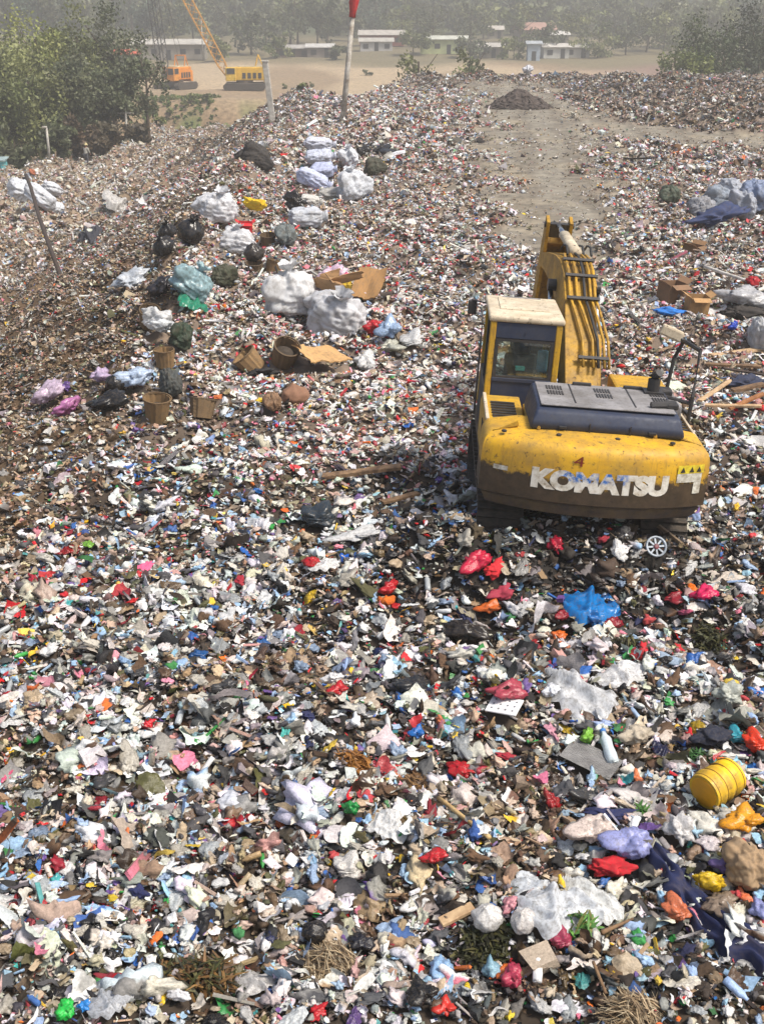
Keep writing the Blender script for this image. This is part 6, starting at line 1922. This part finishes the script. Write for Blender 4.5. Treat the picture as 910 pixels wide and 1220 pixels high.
house(588, 300, 7, 5, 2.4, .8, W, (186, 182, 172), 'low white house between green house and pink roofed house', R(-6), 3)
house(660, 296, 6, 5, 2.4, .7, (196, 196, 190), (200, 196, 188), 'white roofed house, first of the twin white roofs', R(4), 2)
house(686, 297, 6, 5, 2.2, .7, (190, 186, 176), (196, 192, 184), 'white roofed house, second of the twin nearer the brown field', R(-4), 2)
house(635, 287, 2.8, 2.8, 3.6, .5, (170, 184, 196), (168, 174, 178), 'narrow pale blue hut before the pink roofed house', 0, 1)
house(662, 348, 6, 5, 2.6, .9, W, (206, 204, 196), 'pale house half hidden uphill from the twin white roofs', 0, 2)
house(350, 300, 8, 5, 2.0, .7, (130, 110, 96), (170, 166, 158), 'low grey shed among dark trees beyond the yellow crane', 0, 3)
house(382, 296, 6, 5, 2.2, .7, (140, 130, 120), (196, 194, 188), 'low pale shed beside the grey shed beyond the plain', 0, 2)

def build_poles():
    conc = mat('concrete_post', lin((190, 186, 176)), lin((150, 146, 138)), 3, .85)
    wp = mat('flag_pole', lin((196, 192, 182)), lin((120, 110, 96)), 2.2, .7)
    p, s = at(408, 141)
    o = empty('flag_pole', (p.x, p.y, p.z - .3)); tag(o, 'pale leaning pole with a furled red flag on the dump rim', 'flag pole')
    bm = bmesh.new(); add_tube(bm, [(0, 0, 0), (.35, 0, 3.2), (.72, 0, 6.4)], .19, 8, r2=.14); bm_obj('pole', bm, wp, o, True)
    bm = bmesh.new(); V_ = []
    add_tube(bm, [(.70, -.02, 6.3), (.80, -.02, 7.1), (.95, -.02, 8.3), (1.03, 0, 8.9)], .20, 10, r2=.40); bmesh.ops.subdivide_edges(bm, edges=bm.edges[:], cuts=1)
    rs = random.Random(2)
    for v in bm.verts: v.co += Vector((rs.uniform(-.05, .05), rs.uniform(-.05, .05), 0))
    bm_obj('furled_flag', bm, mat('red_flag', lin((200, 40, 34)), lin((160, 28, 28)), 3, .8), o, True)
    p, s = at(325, 141)
    o = empty('concrete_post', (p.x, p.y, p.z - .3)); tag(o, 'short pale concrete post standing on the dump edge before the plain', 'post')
    bm = bmesh.new(); add_box(bm, (0, 0, 2.1), (.42, .42, 4.2), bevel=.04)
    for v in bm.verts: v.co.x += -.10 * v.co.z
    bm_obj('shaft', bm, conc, o)
    bm = bmesh.new(); add_box(bm, (-.42, 0, 4.25), (.5, .5, .14), bevel=.03); bm_obj('post_cap', bm, conc, o)
    # street light
    x, y = world_xy(61, 104, -5); z = float(height(x, y)); zt = top_z(152, 104)
    o = empty('street_light', (x, y, z)); tag(o, 'pale street light pole before the near wood', 'street light')
    bm = bmesh.new(); add_tube(bm, [(0, 0, 0), (0, 0, zt - z)], .12, 8, r2=.09); bm_obj('pole', bm, conc, o, True)
    bm = bmesh.new(); add_box(bm, (-.12, -.2, zt - z + .05), (.34, .6, .14), bevel=.04); bm_obj('lamp_head', bm, wp, o)
    for k, (px, D, pt, lab) in enumerate(((243, 288, 22, 'thin utility pole at the end of the long white shed'), (152, 118, 128, 'thin bare pole under the drooping tree'))):
        x, y = world_xy(px, D, -4); z = float(height(x, y)); zt = top_z(pt, D)
        o = empty('utility_pole', (x, y, z)); tag(o, lab, 'utility pole')
        bm = bmesh.new(); add_tube(bm, [(0, 0, 0), (.05, 0, zt - z)], .14, 6, r2=.1); bm_obj('pole', bm, conc, o, True)
        bm = bmesh.new(); add_box(bm, (.05, 0, zt - z - .5), (1.6, .1, .1)); bm_obj('cross_arm', bm, conc, o)
    # teal hut at the apron's end
    x, y = world_xy(-2, 99, -6); zt = top_z(189, 99)
    z = float(height(x, y))
    o = empty('teal_hut', (x, y, z - .1), (0, 0, R(6))); tag(o, 'small teal sheet metal hut at the foot of the apron', 'hut')
    tl = mat('teal_sheet', lin((120, 196, 196)), lin((90, 160, 164)), 1.5, .6)
    hh = max(zt - z, 1.8)
    bm = bmesh.new(); add_box(bm, (0, 0, hh / 2), (1.7, 1.6, hh)); bm_obj('wall', bm, tl, o)
    bm = bmesh.new(); add_box(bm, (0, 0, hh + .06), (2.0, 1.9, .1), rot=Matrix.Rotation(.06, 4, 'X')); bm_obj('roof', bm, mat('hut_roof', lin((150, 170, 170)), None, 2, .7), o)
    bm = bmesh.new(); add_box(bm, (.2, -.81, .95), (.8, .04, 1.8)); bm_obj('door', bm, mat('hut_door', lin((70, 120, 124)), None, 2, .6), o)
    # sloping beam and pale fence behind the hut
    x, y = world_xy(28, 103, -6); z = float(height(x, y))
    o = empty('ramp', (x, y, z)); tag(o, 'sloping brown ramp beam behind the teal hut', 'ramp')
    bm = bmesh.new(); vs = add_box(bm, (0, 0, 0), (3.6, .5, .2), rot=Matrix.Rotation(R(-42), 4, 'Y')); 
    for v in bm.verts: v.co.z += top_z(205, 103) - z
    bm_obj('deck', bm, mat('ramp_wood', lin((126, 112, 92)), lin((96, 84, 68)), 2, .85), o)
    for sx in (-1.0, 1.0):
        bm = bmesh.new(); hz = top_z(205, 103) - z + sx * .9 - .1; add_box(bm, (sx, 0, hz / 2), (.14, .14, abs(hz))); bm_obj('strut', bm, M_BARK, o)
    # railing to the side of the light
    x, y = world_xy(72, 104, -6); z = float(height(x, y)); zt = top_z(198, 104) - z
    o = empty('railing', (x, y, z)); tag(o, 'grey pipe railing beside the street light', 'railing')
    for k in range(3):
        bm = bmesh.new(); add_tube(bm, [(-.9 + k * .9, 0, 0), (-.9 + k * .9, 0, zt)], .05, 6); bm_obj('post', bm, conc, o)
    bm = bmesh.new(); add_tube(bm, [(-1.1, 0, zt), (1.1, 0, zt - .1)], .06, 6); bm_obj('rail', bm, conc, o)
build_poles()

def build_heap():
    p, s = at(617, 128)
    V, F = ICO[5]
    rs = np.random.RandomState(8)
    V = V[:, :3].copy(); up = np.maximum(V[:, 2], -.15)
    r = np.hypot(V[:, 0], V[:, 1])
    W = np.stack([V[:, 0], V[:, 1] * .8, up ** 1.25 * np.sign(up) if False else np.where(up > 0, np.maximum(1 - r, 0) ** .85, -.1)], -1)
    W = W * [40 / s, 38 / s, 22 / s]
    W += rs.normal(size=W.shape) * .05 + .12 * np.abs(np.sin(W[:, [1, 2, 0]] * 3.1))
    me = np_mesh('soil_heap', W, F, smooth_shade=False)
    o = link('soil_heap', me, None, mat('dark_soil', lin((84, 74, 68)), lin((56, 48, 44)), 2.5, .95, bumps=.6))
    o.location = (p.x, p.y, float(height(p.x, p.y)) - .1)
    tag(o, 'dark grey soil heap tipped at the far end of the dirt track', 'soil heap')
    lay('bag', 'plastic_bag', 628, 86, 14, 12, (214, 216, 222), 'small white bag bundle on the dump edge behind the soil heap', 'plastic bag', 0, 0)
build_heap()

# --- two crawler cranes on the plain
def crane(px, py, yaw, bodyc, label, lean, boom_len, cab_c, boom_c, dark=False, sc=1.0):
    p, s = at(px, py)
    o = empty('crawler_crane', (p.x, p.y, p.z), (0, 0, yaw)); tag(o, label, 'crane')
    o.scale = (sc,) * 3
    bodym = mat('crane_%d' % bodyc[0], lin(bodyc), [v * .7 for v in lin(bodyc)], 1.2, .6)
    for sy in (-1.9, 1.9):
        bm = bmesh.new()
        add_prism(bm, [(-3.2, .35), (-2.8, 0), (2.8, 0), (3.2, .35), (3.2, .7), (2.8, 1.05), (-2.8, 1.05), (-3.2, .7)], sy - .4, sy + .4, .05)
        for v in bm.verts: v.co = Vector((v.co.y, v.co.x, v.co.z))
        bm_obj('track', bm, P_TRACK, o)
    bm = bmesh.new(); add_lathe(bm, [(1.3, .8), (1.3, 1.35)], 20); add_box(bm, (0, 0, .7), (2.6, 3.0, .5)); bm_obj('undercarriage', bm, P_MUD, o)
    bm = bmesh.new(); add_box(bm, (.9, .2, 2.35), (4.6, 2.9, 1.9), bevel=.12); hs = bm_obj('engine_house', bm, bodym, o)
    bm = bmesh.new(); add_box(bm, (1.0, .2, 3.36), (4.0, 2.4, .14), bevel=.04); bm_obj('roof', bm, mat('crane_roof', lin((206, 190, 150)), None, 2, .7), hs)
    for k in range(4):
        bm = bmesh.new(); add_box(bm, (.0 + k * .8, -1.27, 2.1), (.5, .06, .8)); bm_obj('louvre', bm, P_BLACK, hs)
    bm = bmesh.new(); add_box(bm, (3.3, .2, 1.9), (.7, 2.9, 1.7), bevel=.1); bm_obj('counterweight', bm, bodym, o)
    bm = bmesh.new(); add_box(bm, (-2.0, -.8, 2.3), (1.6, 1.2, 2.0), bevel=.1); cb = bm_obj('cab', bm, mat('crane_cab_%d' % cab_c[0], lin(cab_c), None, 2, .6), o)
    for c, sz in (((-2.0, -1.42, 2.75), (1.2, .05, .8)), ((-2.82, -.8, 2.7), (.05, .9, .9))):
        bm = bmesh.new(); add_box(bm, c, sz); bm_obj('window', bm, P_BLACK, cb)
    # gantry
    bm = bmesh.new()
    for sy in (-.8, 1.0):
        add_tube(bm, [(1.6, sy, 2.9), (2.2, sy, 5.0)], .09, 6); add_tube(bm, [(3.2, sy, 2.8), (2.2, sy, 5.0)], .09, 6)
    add_tube(bm, [(2.2, -.8, 5.0), (2.2, 1.0, 5.0)], .1, 6)
    bm_obj('gantry', bm, bodym, o)
    # lattice boom
    bm = bmesh.new()
    a = Vector((-2.4, .5, 1.7)); d = Vector((-math.sin(lean), 0, math.cos(lean))); side = Vector((0, 1, 0)); nrm = d.cross(side)
    def corner(t, i):
        k = .62 * min(1, .25 + t / 3.0, .35 + (boom_len - t) / 3.0)
        return a + d * t + side * (k if i in (0, 3) else -k) + nrm * (k if i < 2 else -k)
    ts = [i * 1.1 for i in range(int(boom_len / 1.1) + 1)]
    for i in range(4):
        add_tube(bm, [corner(t, i) for t in ts], .085, 5)
    for q, (t0, t1) in enumerate(zip(ts[:-1], ts[1:])):
        for i in range(4):
            j = (i + 1) % 4
            add_tube(bm, [corner(t0, i if q % 2 else j), corner(t1, j if q % 2 else i)], .05, 4, False)
    bm_obj('lattice_boom', bm, mat('boom_%d' % boom_c[0], lin(boom_c), None, 1, .6), o)
    tip = a + d * boom_len
    for sy in (-.4, .4):
        bm = bmesh.new(); add_tube(bm, [(2.2, .1 + sy, 5.0), tip + side * sy * .5], .035, 4); bm_obj('pendant_cable', bm, P_BLACK, o)
    bm = bmesh.new(); add_tube(bm, [tip, (tip.x - .3, tip.y, 6.0)], .03, 4); bm_obj('hoist_cable', bm, P_BLACK, o)
crane(292, 107, R(4), (226, 178, 40), 'yellow crawler crane with a lattice boom standing on the dirt plain', R(27), 24, (232, 190, 60), (206, 150, 60), sc=1.1)
crane(210, 106, R(70), (222, 138, 38), 'orange crawler crane with dark lattice boom beside the near wood', R(10), 24, (226, 150, 50), (84, 84, 84), True, sc=1.1)

# --- the two waste pickers
def limb(name, verts, edges, radii, m, parent, root=0, sub=2):
    me = bpy.data.meshes.new(name)
    me.from_pydata(verts, edges, [])
    o = bpy.data.objects.new(name, me); COL.objects.link(o)
    md = o.modifiers.new('skin', 'SKIN')
    for v, r in zip(me.skin_vertices[0].data, radii): v.radius = (r, r)
    me.skin_vertices[0].data[root].use_root = True
    sb = o.modifiers.new('sub', 'SUBSURF'); sb.levels = sub; sb.render_levels = sub
    bpy.context.view_layer.update()
    res = bpy.data.meshes.new_from_object(o.evaluated_get(bpy.context.evaluated_depsgraph_get()))
    bpy.data.objects.remove(o); bpy.data.meshes.remove(me)
    for f in res.polygons: f.use_smooth = True
    return link(name, res, parent, m)

def person(x, y, yaw, label, bend, shirt, trousers, hatc, hat_r, armpose):
    z = float(height(x, y)) + .02
    o = empty('person', (x, y, z), (0, 0, yaw)); tag(o, label, 'person', 'waste pickers on the apron')
    skin = mat('skin', lin((150, 104, 78)), lin((130, 88, 64)), 8, .6)
    hip = Vector((0, 0, .90))
    cb, sb_ = math.cos(bend), math.sin(bend)
    def T(l, f=0, s_=0): return hip + Vector((s_, -sb_ * l - cb * f * -1 * -1, cb * l - sb_ * f))   # along the trunk; facing -Y
    chest, neck, head, crown = T(.36), T(.54), T(.64, .03), T(.80, .03)
    sh = [T(.50, 0, s_ * .19) for s_ in (-1, 1)]
    el, wr, hd = [], [], []
    for s_, S_ in zip((-1, 1), sh):
        e = S_ + Vector((s_ * .05, -.06 - .10 * armpose, -.27 + .04 * armpose)); w_ = e + Vector((-s_ * .03, -.12 - .12 * armpose, -.22)); h_ = w_ + Vector((0, -.03, -.09))
        el.append(e); wr.append(w_); hd.append(h_)
    legs = []
    for s_ in (-1, 1):
        legs += [Vector((s_ * .10, 0, .86)), Vector((s_ * .11, -.05 - .06 * bend, .48)), Vector((s_ * .12, .02, .09)), Vector((s_ * .12, -.14, .04))]
    verts = [hip, chest, neck, head, crown] + [sh[0], el[0], wr[0], hd[0]] + [sh[1], el[1], wr[1], hd[1]] + legs
    edges = [(0, 1), (1, 2), (2, 3), (3, 4), (2, 5), (5, 6), (6, 7), (7, 8), (2, 9), (9, 10), (10, 11), (11, 12), (0, 13), (13, 14), (14, 15), (15, 16), (0, 17), (17, 18), (18, 19), (19, 20)]
    radii = [.13, .14, .06, .095, .085] + [.065, .05, .035, .045] * 2 + [.085, .062, .045, .045] * 2
    limb('body', [v[:] for v in verts], edges, radii, skin, o)
    sv = [T(-.04), chest, T(.52), sh[0], el[0], wr[0].lerp(el[0], .25), sh[1], el[1], wr[1].lerp(el[1], .25)]
    limb('shirt', [v[:] for v in sv], [(0, 1), (1, 2), (2, 3), (3, 4), (4, 5), (2, 6), (6, 7), (7, 8)], [.17, .18, .11, .095, .075, .06, .095, .075, .06], mat('shirt_%d_%d' % shirt[:2], lin(shirt), None, 5, .9), o)
    tv = [hip] + [legs[0], legs[1], legs[2].lerp(legs[1], .1), legs[4], legs[5], legs[6].lerp(legs[5], .1)]
    limb('trousers', [v[:] for v in tv], [(0, 1), (1, 2), (2, 3), (0, 4), (4, 5), (5, 6)], [.165, .115, .085, .07, .115, .085, .07], mat('trousers_%d_%d' % trousers[:2], lin(trousers), None, 5, .9), o)
    for s_ in (-1, 1):
        bm = bmesh.new(); add_box(bm, (s_ * .12, -.06, .05), (.10, .27, .10), bevel=.03); bm_obj('boot', bm, P_RUBBER, o)
    bm = bmesh.new()
    q = (crown - head).normalized().to_track_quat('Z', 'Y').to_matrix().to_4x4()
    add_lathe(bm, [(hat_r, -.06), (hat_r * .62, .0), (.12, .04), (.10, .12), (.03, .15)], 20, Matrix.Translation(crown) @ q)
    bm_obj('hat', bm, mat('hat_%d_%d' % hatc[:2], lin(hatc), None, 6, .85), o, True)
    bm = bmesh.new()
    f = head + Vector((0, -.10 * cb - .02, -.02))
    add_box(bm, f, (.035, .05, .05), bevel=.012); bm_obj('nose', bm, skin, o)
p, s = at(104, 197)
person(p.x, p.y, R(150), 'standing worker in pale clothes and straw hat before the near wood', .08, (190, 188, 176), (92, 92, 96), (206, 190, 140), .22, .3)
p, s = at(33, 228)
person(p.x, p.y, R(70), 'stooping worker in white shirt and reddish brown hat beside the pale sacks', .9, (214, 216, 220), (70, 72, 84), (176, 104, 70), .30, .8)

# --- hazy air round the whole place
bm = bmesh.new()
bmesh.ops.create_cube(bm, size=1.0)
for v in bm.verts: v.co = Vector((v.co.x * 1960, 710 + v.co.y * 1640, 24 + v.co.z * 70))
hz_m = bpy.data.materials.new('haze'); hz_m.use_nodes = True
nt = hz_m.node_tree; nt.nodes.clear()
pv = nt.nodes.new('ShaderNodeVolumePrincipled'); pv.inputs['Density'].default_value = HAZE_DENSITY
pv.inputs['Color'].default_value = (0.98, 0.94, 0.87, 1); pv.inputs['Anisotropy'].default_value = 0.2
ou = nt.nodes.new('ShaderNodeOutputMaterial'); nt.links.new(pv.outputs[0], ou.inputs['Volume'])
hz = bm_obj('haze', bm, hz_m)
tag(hz, 'warm dusty haze over the dump and plain', 'haze', kind='stuff')
